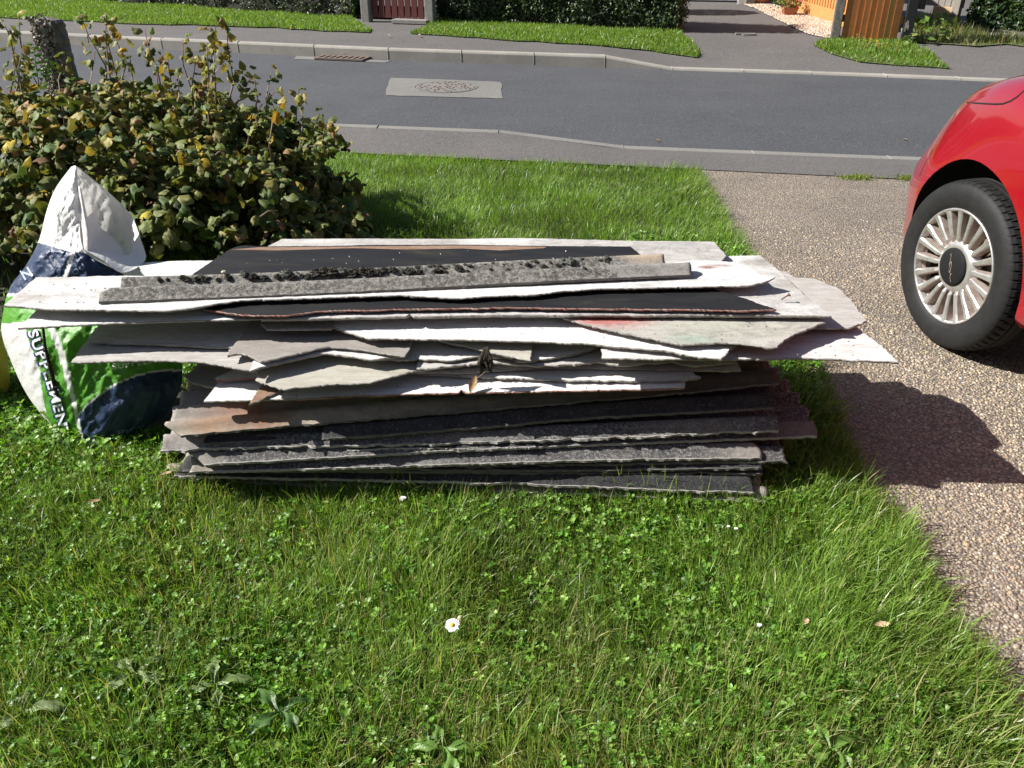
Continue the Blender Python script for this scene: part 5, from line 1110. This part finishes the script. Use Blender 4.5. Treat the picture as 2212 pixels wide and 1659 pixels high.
# clover
def clover(name, X, Y, label, s0=.0082):
    n = len(X); h = rng.uniform(.010, .038, n) * (1 + .3 * vn(X * 6, Y * 6, 2)); c = np.stack([X, Y, zl(Y) + h], 1); yaw = rng.uniform(0, 6.28, n); s = s0 * rng.uniform(.5, 1.4, n)
    tilt = rng.normal(0, .5, (n, 2)); U = unit(np.stack([tilt[:, 0], tilt[:, 1] + .08, np.ones(n)], 1)); outline = np.array([(0, 0), (.45, .42), (.95, .50), (1.12, .22), (1.0, 0), (1.12, -.22), (.95, -.50), (.45, -.42)]); lift = np.array([0, .16, .24, .14, 0, .14, .24, .16])
    Vs = []; col = colmix(n, [(.135, .275, .030), (.175, .325, .045), (.075, .18, .022), (.25, .38, .085)], [4, 3, 3.4, 1.4], .35); cols = []
    for q in range(3):
        a = yaw + q * 2.094 + rng.normal(0, .3, n); T = np.stack([np.cos(a), np.sin(a), np.zeros(n)], 1); T = unit(T - U * (T * U).sum(1, keepdims=True)); B = np.cross(U, T); dr = rng.normal(.0, .45, n)
        for (ox, oy), lf in zip(outline, lift): Vs.append(c + (T * ox + B * oy + U * (lf + ox * dr)[:, None]) * s[:, None]); cols.append(col * (1.25 if abs(oy) < .01 and 0 < ox < 1 else 1))
    V = np.stack(Vs, 1); Cc = np.stack(cols, 1); tri = []
    for q in range(3): o = q * 8; tri += [(o, o + 4, o + 3), (o, o + 3, o + 2), (o, o + 2, o + 1), (o, o + 5, o + 4), (o, o + 6, o + 5), (o, o + 7, o + 6)]
    # stalk: thin triangle
    sd = np.stack([np.cos(yaw), np.sin(yaw), np.zeros(n)], 1) * .0008; b0 = c.copy(); b0[:, 2] -= h; V = np.concatenate([V, (b0 - sd)[:, None], (b0 + sd)[:, None]], 1); Cc = np.concatenate([Cc, col[:, None], col[:, None]], 1); tri.append((0, 24, 25))
    T = (np.arange(n)[:, None, None] * 26 + np.array(tri)[None]).reshape(-1, 3)
    return tag(mk_tri(name, V.reshape(-1, 3), T, M['clover'], Cc.reshape(-1, 3), smooth=False), label, 'clover', kind='stuff')
X, Y = scatter(40000, -1.5, .95, .66, 1.95); mask = vn(X * 2.6 + 7, Y * 2.6, 8) * .6 + vn(X * 7, Y * 7, 18) * .35 + .68 - np.clip((X - .42) * 1.6, 0, .55) - np.clip((-.6 - X) * 2, 0, 1) * np.clip((1.2 - Y) * 2.5, 0, 1) * .5; k = rng.random(len(X)) < mask
clover('clover', X[k], Y[k], 'clover leaves mixed through the lawn in front of the stack')
X, Y = scatter(5200, -1.7, -.9, 1.85, 2.9); X2, Y2 = scatter(2600, .55, 1.08, 1.8, 3.9); clover('clover', np.concatenate([X, X2]), np.concatenate([Y, Y2]), 'clover growing round the feed sack and along the stack ends', .011)
# pebbles proud of the driveway surface
n = 62000; Yp = rng.uniform(.75, 4.3, n); Xp = rng.uniform(.86, 2.75, n); vis = (Xp > drive_edge(np.clip(Yp, .9, 5.4)) - .02) & (Xp < (Yp * CP + CAMH * SP) * .635 + .05); dk = rng.random(n) < np.clip(1.15 - (Yp - 2.4) * .62, 0, 1); k = vis & dk; Xp, Yp = Xp[k], Yp[k]; n = len(Xp)
PEB = [(.40, .325, .225), (.32, .255, .18), (.48, .41, .30), (.24, .20, .16), (.43, .315, .17), (.14, .12, .105), (.66, .62, .55), (.31, .245, .185)]
pc = colmix(n, PEB, [4, 4, 3, 3, 1.6, 1.5, .5, 2]) * .62 + np.array([.36, .295, .215]) * .38; dirt = np.clip(vn(Xp * 1.3, Yp * 1.3, 3) * 1.1 + .1 + np.clip((1.35 - Yp), 0, .6), 0, .75)[:, None]; dirt = np.maximum(dirt, np.clip(.75 - (Xp - drive_edge(np.clip(Yp, .9, 5.4))) * 2.4, 0, .75)[:, None] * .8); pc = pc * (1 - dirt * .55)
tag(pebbles('pebbles', Xp, Yp, np.array([zlawn(y) for y in Yp]) - .0005, np.abs(rng.normal(.0038, .0016, n)) + .0013, pc, M['pebble'], None, .42), 'rounded brown pebbles exposed in the driveway surface', 'pebbles', kind='stuff')
# moss tufts where the drive meets the pavement
for (x, y, w_) in ((1850, 386, 22), (1965, 388, 18)):
    c = at_lawn(x, y); m_ = 260; P = np.stack([c.x + rng.normal(0, w_ / FOC * 5, m_), c.y + rng.normal(0, .03, m_), np.full(m_, c.z + .004)], 1)
    tag(blades('grass_tuft', P, rng.uniform(.012, .03, m_), rng.uniform(.004, .007, m_), np.abs(rng.normal(.8, .4, m_)), rng.uniform(0, 6.3, m_), colmix(m_, [(.16, .22, .03), (.20, .24, .05)], [1, 1]), M['grass'], 2), 'low moss and grass tuft in the joint between driveway and pavement', 'grass', 'tufts in the pavement joint', kind='stuff')
# ------------------------------------------------------------------ the leafy bush and its post
bc = np.array([-1.9, 4.15, zlawn(4.15)])
bush = tag(empty('hazel_bush', bc), 'large leafy bush with curled olive and yellowing leaves behind the feed sack', 'bush')
MOUND = [(-2.75, 4.15, .22, .80, 1.0, .46), (-2.05, 4.1, .24, .62, .95, .42), (-1.55, 4.15, .22, .50, .85, .36), (-1.20, 4.1, .15, .43, .72, .31), (-.98, 3.85, .05, .30, .34, .13)]
WTS = [3.0, 3.0, 2.4, 1.7, .35]
def leaf_proto(k):
    r = random.Random(k); nu, nv = 5, 6; V = []
    curl, roll, L, W = r.uniform(.5, 2.0), r.uniform(.4, 1.9), 1.0, r.uniform(.66, .88)
    for j in range(nv):
        t = j / (nv - 1); w = W * (math.sin(math.pi * (t * .90 + .06)) ** .75) * (1.06 if j % 2 else .84)
        for i in range(nu):
            u = (i / (nu - 1) - .5) * 2; a = t * curl; x = math.sin(a) / max(curl, .3); z = -(1 - math.cos(a)) / max(curl, .3); z -= roll * .22 * u * u * w
            z += .07 * math.sin(9 * t + 3 * u) + .075 * r.uniform(-1, 1); V.append((x + .04 * r.uniform(-1, 1), u * w * .5 * (1 + .16 * r.uniform(-1, 1)), z))
    return np.array(V), np.array([q for f in grid_faces(nu, nv) for q in ((f[0], f[1], f[2]), (f[0], f[2], f[3]))])
PROT = [leaf_proto(k) for k in range(12)]
def leaf_frames(n, Nn, droop):
    T = unit(Nn * .6 + rng.normal(0, .7, (n, 3)) + np.array([0, 0, -droop])); U = unit(np.cross(np.cross(T, np.array([0, 0, 1.]) + rng.normal(0, .35, (n, 3))), T)); B = np.cross(U, T); return T, B, U
LCOL = [(.115, .15, .036), (.16, .18, .05), (.23, .215, .06), (.06, .095, .025), (.40, .31, .05), (.32, .20, .09), (.22, .11, .06)]
LW = [5, 4.5, 3, 3.6, .8, .6, .3]
def make_leaves(P, Nn, size, col):
    n = len(P); T, B, U = leaf_frames(n, Nn, .25); which = rng.integers(0, 12, n); Vs = []; Fs = []; Cs = []; off = 0
    for k in range(12):
        ids = np.where(which == k)[0]
        if not len(ids): continue
        pv, pf = PROT[k]; V = P[ids][:, None] + (pv[None, :, 0:1] * T[ids][:, None] + pv[None, :, 1:2] * B[ids][:, None] + pv[None, :, 2:3] * U[ids][:, None]) * size[ids][:, None, None]
        m = len(pv); c = np.repeat(col[ids][:, None], m, 1) * (1 + .18 * rng.uniform(-1, 1, (len(ids), m, 1))); Vs.append(V.reshape(-1, 3)); Cs.append(c.reshape(-1, 3)); Fs.append((np.arange(len(ids))[:, None, None] * m + pf[None]).reshape(-1, 3) + off); off += len(ids) * m
    return np.concatenate(Vs), np.concatenate(Fs), np.concatenate(Cs)
n = 11500; wi = rng.choice(5, n, p=np.array(WTS) / sum(WTS)); MM = np.array(MOUND)[wi]; d = unit(rng.normal(0, 1, (n, 3))); d[:, 2] = np.abs(d[:, 2]) * 1.0 - .12; d = unit(d)
rr = rng.uniform(.30, 1.0, n) ** .45 * (1 + .22 * vn(d[:, 0] * 3 + wi, d[:, 1] * 3, d[:, 2] * 3)); P = MM[:, :3] + d * rr[:, None] * MM[:, 3:]; P[:, 2] = np.maximum(P[:, 2], .0) + zlawn(4.2) + .02
# hollows let the road and the dark inside show through
hole = vn(P[:, 0] * 4.2, P[:, 1] * 4.2, P[:, 2] * 4.2 + 5) < -.22 - .25 * np.clip(.35 - P[:, 2], 0, 1); P, d = P[~hole], d[~hole]
# sprigs rising out of the top: (px, py of the tip, px of the foot, distance)
SPR = [(172, 28, 235, 4.5), (230, 30, 250, 4.5), (243, 45, 262, 4.6), (312, 62, 340, 4.4), (318, 95, 345, 4.2), (395, 85, 420, 4.3), (470, 40, 470, 4.2), (455, 62, 478, 4.3), (490, 70, 470, 4.2), (525, 135, 520, 4.3), (548, 160, 540, 4.2), (586, 155, 580, 4.3), (645, 190, 632, 4.3), (640, 205, 615, 4.1), (690, 245, 668, 4.1), (718, 268, 690, 4.0), (718, 300, 700, 4.0), (40, 40, 30, 4.3), (20, 62, 10, 4.2), (50, 95, 45, 4.1), (425, 120, 430, 4.2), (500, 110, 490, 4.3), (360, 110, 375, 4.3), (280, 120, 300, 4.2), (735, 470, 690, 3.85), (768, 498, 700, 3.8), (600, 190, 590, 4.1), (560, 200, 560, 4.0), (140, 120, 150, 4.0), (205, 110, 215, 4.2), (8, 48, 0, 4.3), (385, 150, 390, 4.0), (445, 95, 455, 4.1), (335, 130, 330, 4.0), (610, 215, 600, 3.9), (665, 300, 650, 3.8), (250, 85, 262, 4.3)]
tips = []; br = []
for (x, y, xf, Yd) in SPR:
    t = atY(x, y, Yd); f = atY(xf, min(y + 230, 420) if y < 300 else y + 20, Yd - .1); md = t.lerp(f, .5) + Vector((rnd.gauss(0, .045), rnd.gauss(0, .045), 0)); q1 = t.lerp(md, .45) + Vector((rnd.gauss(0, .02), rnd.gauss(0, .02), 0)); pts = [f, md, q1, t]; br.append((pts, [.006, .0045, .0032, .002]))
    for k in range(13):
        q = k / 10; c = (t.lerp(md, q * 2) if q < .5 else md.lerp(f, q * 2 - 1)); 
        for _ in range(2 if q < .2 else (1 if rnd.random() < .55 else 3)): tips.append((c + Vector((rnd.gauss(0, .018), rnd.gauss(0, .018), rnd.gauss(0, .012))), Vector((rnd.gauss(0, 1), rnd.gauss(0, 1), rnd.gauss(0, .5)))))
tp = np.array([t[0] for t in tips]); td = unit(np.array([t[1] for t in tips]))
P = np.concatenate([P, tp]); d = np.concatenate([d, td]); n = len(P); size = rng.uniform(.036, .086, n); size[-len(tp):] = rng.uniform(.035, .062, len(tp))
col = colmix(n, LCOL, LW, .3); topm = np.clip((P[:, 2] - .35) * 2, 0, 1); warm = rng.random(n) < topm * .35; col[warm] = colmix(int(warm.sum()), [(.30, .25, .07), (.28, .18, .08), (.23, .21, .06)], [2, .8, 3.4])
# the 300 leaves that show largest are objects of their own
front = np.linalg.norm(P - np.array([0, 0, CAMH]), axis=1) / size; pxx = 1106 + FOC * P[:, 0] / (P[:, 1] * CP - (P[:, 2] - CAMH) * SP); ok = (pxx > 5) & (pxx < 780) & ((d[:, 1] < .1) | (d[:, 2] > .5)); order = np.argsort(np.where(ok, front, 1e9)); pick = order[:300]; rest = np.setdiff1d(np.arange(n), pick)
V, T, Cc = make_leaves(P[rest] - bc, d[rest], size[rest], col[rest]); tag(mk_tri('foliage', V, T, M['leaf'], Cc, bush), kind='stuff')
pm = []
for k in range(12):
    for q in range(3):
        pv, pf = PROT[k]; c = colmix(1, LCOL, LW, .3); me = mk_tri('leaf', pv, pf, M['leaf'], np.repeat(c, len(pv), 0) * (1 + .15 * rng.uniform(-1, 1, (len(pv), 1))), bush); pm.append(me)
protos = [o.data for o in pm]
for o in pm: bpy.data.objects.remove(o)
Tn, Bn, Un = leaf_frames(300, d[pick], .25)
for i, k in enumerate(pick):
    o = bpy.data.objects.new('leaf', protos[int(rng.integers(0, len(protos)))]); s = float(size[k]); mt = Matrix(((Tn[i, 0], Bn[i, 0], Un[i, 0], 0), (Tn[i, 1], Bn[i, 1], Un[i, 1], 0), (Tn[i, 2], Bn[i, 2], Un[i, 2], 0), (0, 0, 0, 1)))
    o.matrix_basis = Matrix.Translation(Vector(P[k] - bc)) @ mt @ Matrix.Scale(s, 4); link(o, bush)
# branches
roots = [Vector((-2.6, 4.3, -.05)), Vector((-2.0, 4.2, -.05)), Vector((-1.6, 4.25, -.05)), Vector((-1.25, 4.1, -.05))]
for r0 in roots:
    for k in range(20):
        m_ = MOUND[int(rng.integers(0, 4))]; tgt = Vector((m_[0] + rnd.uniform(-1, 1) * m_[3] * .7, m_[1] + rnd.uniform(-1, 1) * m_[4] * .7, abs(rnd.gauss(.25, .15)) * .9 + .05))
        if (tgt - r0).length > 1.2: tgt = r0 + (tgt - r0).normalized() * 1.2
        p1 = r0.lerp(tgt, .33) + Vector((rnd.gauss(0, .05), rnd.gauss(0, .05), .07)); p2 = r0.lerp(tgt, .7) + Vector((rnd.gauss(0, .05), rnd.gauss(0, .05), .05)); br.append(([r0, p1, p2, tgt], [.014, .009, .006, .003]))
        for q in range(2): e_ = p2 + Vector((rnd.gauss(0, .07), rnd.gauss(0, .07), abs(rnd.gauss(.05, .05)))); br.append(([p2, p2.lerp(e_, .5) + Vector((0, 0, .02)), e_], [.005, .004, .002]))
for (a, b_) in (((255, 545), (310, 522)), ((330, 500), (390, 468)), ((395, 335), (455, 345)), ((455, 345), (490, 325)), ((560, 470), (600, 455)), ((330, 290), (300, 345))):
    p, q = atY(*a, 3.45 + .3 * (b_[1] < 400)), atY(*b_, 3.5 + .3 * (b_[1] < 400)); br.append(([p, p.lerp(q, .5) + Vector((0, 0, .012)), q], [.005, .0045, .003]))
for pts, rad in br:
    tube('branch', [Vector(p) - Vector(bc) for p in pts], rad, M['bark'], bush, 5)
# the old lichen-crusted post behind it
pc_ = atY(132, 150, 5.05); pz = zlawn(5.05); ph = atY(122, 36, 5.05).z - pz
post = tag(empty('old_post', (pc_.x, 5.05, pz)), 'weathered wooden post crusted with lichen rising behind the bush', 'post'); V = []; nv_ = 60; nu_ = 40
for j in range(nv_):
    t = j / (nv_ - 1)
    for i in range(nu_):
        a = 2 * math.pi * i / nu_; r = .083 * (1 + .05 * math.sin(3 * a)); dpt = 0
        if abs(((a + math.pi * .42 + math.pi) % (2 * math.pi)) - math.pi) < .22: dpt = .022
        r = r - dpt + .006 * float(vn(a * 4, t * 26, 3)) + .004 * rnd.uniform(-1, 1); r *= 1 if t < .96 else math.sqrt(max(.02, 1 - ((t - .96) / .04) ** 2))
        V.append((r * math.cos(a) - .012 * t, r * .9 * math.sin(a), t * ph))
mk('shaft', V, grid_faces(nu_, nv_, True) + [tuple(range(nu_ * (nv_ - 1), nu_ * nv_))], M['darkpost'], post)
m_ = 3200; a = rng.uniform(2.1, 5.35, m_); zz = rng.uniform(.02, ph, m_); Pp = np.stack([.084 * np.cos(a) - .012 * zz / ph, .078 * np.sin(a), zz], 1); Nn = np.stack([np.cos(a), np.sin(a), np.zeros(m_)], 1)
tag(leafcloud('lichen', Pp, Nn, .016, colmix(m_, [(.36, .33, .27), (.24, .21, .16), (.12, .10, .08), (.42, .40, .34)], [4, 3, 3, 2]), M['vcol'], post, .9, .3), kind='stuff')
# bright pinnate leaves beside the post
gs = tag(empty('green_seedling', atY(75, 170, 4.75)), 'bright green pinnate-leaved seedling beside the old post', 'plant'); go_ = gs.location
for (a, b_) in (((85, 190), (72, 95)), ((85, 190), (110, 130)), ((85, 190), (45, 120))):
    p, q = atY(*a, 4.75), atY(*b_, 4.7); tube('stalk', [p - go_, p.lerp(q, .5) - go_ + Vector((0, 0, .01)), q - go_], [.003, .0025, .0015], M['bark'], gs, 5)
    for k in range(9):
        c = p.lerp(q, .35 + .65 * k / 8) - go_; sdx = 1 if k % 2 else -1; pv, pf = PROT[(k * 5) % 12]; s = .04; V = pv.copy(); V[:, 1] *= .6
        mk('leaf', [(c.x + sdx * v[0] * s, c.y - v[2] * s * .5 - .01, c.z + v[1] * s + v[2] * s * .4 + .2 * v[0] * s) for v in V], pf, M['clover'], gs, smooth=True, col=np.tile((.10, .24, .03), (len(V), 1)))
# ------------------------------------------------------------------ small things on the lawn and drive
dh = at(977, 1350, .05); db = Vector((dh.x, dh.y - .004, -.008)); dy = tag(empty('daisy', db), 'single white daisy with a yellow eye in the lawn', 'flower')
tube('stem', [(0, 0, 0), (.003, .002, .03), (dh - db)], [.0012, .0011, .001], M['timbergreen'], dy, 6); ax = Vector((-.10, -.42, .90)).normalized(); e1 = ax.cross(Vector((0, 1, 0))).normalized(); e2 = ax.cross(e1); cc = dh - db
for k in range(30):
    t = 2 * math.pi * k / 30 + rnd.uniform(-.06, .06); dr = e1 * math.cos(t) + e2 * math.sin(t); sd = ax.cross(dr); ln = .0150 * rnd.uniform(.88, 1.08); lift = rnd.uniform(-.0012, .0015); ca, cb, ce = .004, .010, ln
    V = [cc + dr * ca - sd * .0006, cc + dr * ca + sd * .0006, cc + dr * cb + sd * .0016 + ax * (.0006 + lift), cc + dr * ce + sd * .0010 + ax * lift, cc + dr * ce - sd * .0010 + ax * lift, cc + dr * cb - sd * .0016 + ax * (.0006 + lift)]
    mk('petal', V, [(0, 1, 2, 5), (5, 2, 3, 4)], M['petal'], dy)
V = [cc + (e1 * math.cos(t) + e2 * math.sin(t)) * r + ax * z for r, z in ((.0052, .0004), (.0048, .0022), (.0028, .0036), (.0001, .0041)) for t in np.linspace(0, 2 * math.pi, 16, endpoint=False)]
mk('eye', V, grid_faces(16, 4, True), M['daisyeye'], dy, smooth=True)
bud = at(993, 1330, .045); br_ = tag(empty('flower_bud', (bud.x, bud.y, -.008)), 'closed pale flower bud just behind the daisy', 'flower'); tube('stem', [(0, 0, 0), (.001, 0, .045)], .0012, M['timbergreen'], br_, 6); bb = blob('bud', (.001, 0, .044), .007, 1.3, plain('bud_scale', (.35, .33, .16), .7, (.45, .36, .22), 80), br_, 3, .08, 10, 7)
# broad-leaved rosettes
def rosette(px, n, L, label, az0=0.0, col=(.13, .22, .06), lobes=True, spread=6.28):
    c = at(px[0], px[1], 0.0); r_ = tag(empty('broadleaf_weed', (c.x, c.y, -.008)), label, 'weed')
    for k in range(n):
        a = az0 + spread * k / n + rnd.uniform(-.25, .25); ln = L * rnd.uniform(.75, 1.15); V = []; nu, nv = 7, 12; kk = rnd.uniform(.3, .6)
        for j in range(nv):
            t = j / (nv - 1); w = ln * .42 * (math.sin(math.pi * min(.985, t * .93 + .05)) ** .9) * (.45 + .75 * t if t < .75 else 1.0); w *= (1 + (.22 * math.sin(t * 22) if lobes else .05 * math.sin(t * 30)))
            for i in range(nu):
                u = (i / (nu - 1) - .5) * 2; x = t * ln; z = .036 + .010 * math.sin(t * 2.4) * kk * 2 + abs(u) * w * .18 - .012 * t * t + .004 * math.sin(11 * t + 4 * u + k); y = u * w * .5
                V.append((x * math.cos(a) - y * math.sin(a), x * math.sin(a) + y * math.cos(a), z))
        mk('leaf', V, grid_faces(nu, nv), M['clover'], r_, smooth=True, col=np.tile(np.array(col) * rnd.uniform(.85, 1.15), (len(V), 1)))
    return r_
rosette((470, 1500), 4, .075, 'pale jagged-leaved dandelion rosette in the lawn corner left of the daisy', .4, (.21, .30, .11))
rosette((300, 1475), 4, .07, 'small jagged dandelion rosette beside a drier lawn patch', 1.0, (.19, .26, .10))
rosette((960, 1640), 4, .065, 'round-leaved mallow rosette in the lawn below the daisy', .2, (.14, .25, .05), False)
rosette((610, 1560), 4, .07, 'dark-leaved dock seedling among clover left of the mallow', .9, (.08, .16, .04), False)
rosette((1790, 1640), 4, .055, 'small rounded-leaved weed in long grass near the driveway edge', .5, (.15, .26, .05), False)
rosette((60, 1560), 3, .07, 'long pale plantain rosette in the dry corner of the lawn', .1, (.20, .26, .11), False)
curled_leaf('dry_leaf', at(1905, 1352, .055), .034, .016, .1, M['tanleaf'], 'dry tan leaf caught in the long grass by the driveway')
curled_leaf('dry_leaf', at(358, 1025, .04), .03, .014, .5, M['tanleaf'], 'pale dry leaf in the clover at the left corner of the stack')
curled_leaf('dry_leaf', at(1740, 1345, .045), .022, .012, .9, M['tanleaf'], 'small dry leaf flake in the grass left of the tan leaf')
curled_leaf('dry_leaf', at(205, 1085, .045), .03, .013, .2, M['deadbrown'], 'brown withered leaf on the clover below the feed sack')
for (x, y, s, lb) in ((1573, 1138, .005, 'white cement chip in the grass below the right end of the stack'), (1590, 1143, .006, 'cream cement chip beside the white one below the stack'), (1640, 1352, .007, 'ragged white scrap in the lawn midway to the driveway'), (870, 1078, .010, 'pale cement flake in the grass at the foot of the stack')):
    c = at(x, y, .035); tag(mk('cement_chip', [(c.x + s * a * rnd.uniform(.7, 1.1), c.y + s * .7 * b_ * rnd.uniform(.7, 1.1), c.z + z * s * .5) for z in (0, 1) for a, b_ in ((-1, -.6), (.1, -1), (1, -.3), (.7, .8), (-.6, .9))], [(0, 1, 2, 3, 4)[::-1], (5, 6, 7, 8, 9)] + [(i, (i + 1) % 5, 5 + (i + 1) % 5, 5 + i) for i in range(5)], M['whiteflint']), lb, 'chip')
def twig(pts, r, label): return tag(tube('fallen_twig', [at(x, y, z) for x, y, z in pts], [r, r * .95, r * .8, r * .5][:len(pts)], M['deadbrown']), label, 'twig')
twig([(2012, 1305, .006), (2050, 1285, .012), (2080, 1268, .010), (2112, 1256, .014)], .0022, 'thin reddish twig lying from the grass onto the driveway pebbles')
twig([(2140, 1585, .012), (2175, 1520, .016), (2230, 1485, .012)], .004, 'thicker dead stem at the driveway edge near the long tussocks')
# litter of leaves on the road
for (x, y, lb) in ((2305 - 680, 337 - 30, None),): pass
for (x, y, lb) in ((1420, 304, 'brown leaf lying on the road beyond the dropped kerb'), (1955, 302, 'curled dark leaf on the road near the car'), (793, 141, 'reddish leaf on the road below the drain grate')):
    p = at(x, y, ROADZ + .012); curled_leaf('road_leaf', p, .035, .02, rnd.uniform(0, 3), M['deadbrown'], lb)
p = at_far(1610, 75); q = tag(empty('broken_ruler', p), 'small grey plastic scrap lying in the hedge shadow on the opposite drive', 'litter'); obox('strip', (0, 0, .012), (.13, 0, 0), (0, .02, 0), (0, 0, .008), M['concrete'], q, .002); obox('snapped_end', (.03, -.07, .012), (.09, .02, 0), (-.004, .02, 0), (0, 0, .006), M['concrete'], q, .002)
# fallen leaves and white petals along the verge
for i, (x, y) in enumerate(((770, 66), (838, 78), (905, 77))):
    curled_leaf('verge_leaf', at_far(x, y, .02), .07, .04, rnd.uniform(0, 3), M['tanleaf'], ['pale leaf at the end of the long left verge', 'pale leaf on the tarmac in front of the red gate', 'pale leaf at the corner of the verge right of the gate'][i])

# ------------------------------------------------------------------ unseen house added for car reflections and a darker stack front
hs = tag(empty('unseen_house', (-1.5, -5.2, 0)), 'unseen brick house added behind the viewer for car reflections and shade on the stack', 'house')
M['brick'] = plain('red_brick', (.22, .10, .065), .9, (.30, .15, .10), 14, 60); M['pvc'] = plain('white_window_frame', (.75, .75, .75), .4); M['tiles'] = plain('roof_tiles', (.12, .07, .05), .9, (.17, .10, .08), 8, 40)
box('wall', (-6, -4, -.1), (6, 0, 5.0), M['brick'], hs, 0)
V = [(-6.4, .4, 4.9), (6.4, .4, 4.9), (6.4, -2, 6.6), (-6.4, -2, 6.6), (6.4, -4.4, 4.9), (-6.4, -4.4, 4.9)]; mk('roof', V, [(0, 1, 2, 3), (3, 2, 4, 5), (0, 3, 5), (1, 4, 2)], M['tiles'], hs)
for (x, z, w_, h_) in ((-4, .9, 1.8, 1.2), (3.2, .9, 2.2, 1.3), (-4, 3.2, 1.6, 1.1), (0, 3.2, 1.0, 1.1), (3.2, 3.2, 1.6, 1.1)):
    wn_ = box('window', (x - w_ / 2, .0, z), (x + w_ / 2, .05, z + h_), M['pvc'], hs, .01)
    for s in (-1, 1): box('pane', (x + s * w_ / 4 - w_ / 4 + .06, .04, z + .07), (x + s * w_ / 4 + w_ / 4 - .06, .055, z + h_ - .07), M['glass'], wn_, 0)
dr_ = box('door', (-.5, 0, 0), (.45, .06, 2.05), M['gate'], hs, .01); box('handle', (.32, .06, 1.0), (.36, .1, 1.12), M['alloy'], dr_, .004)
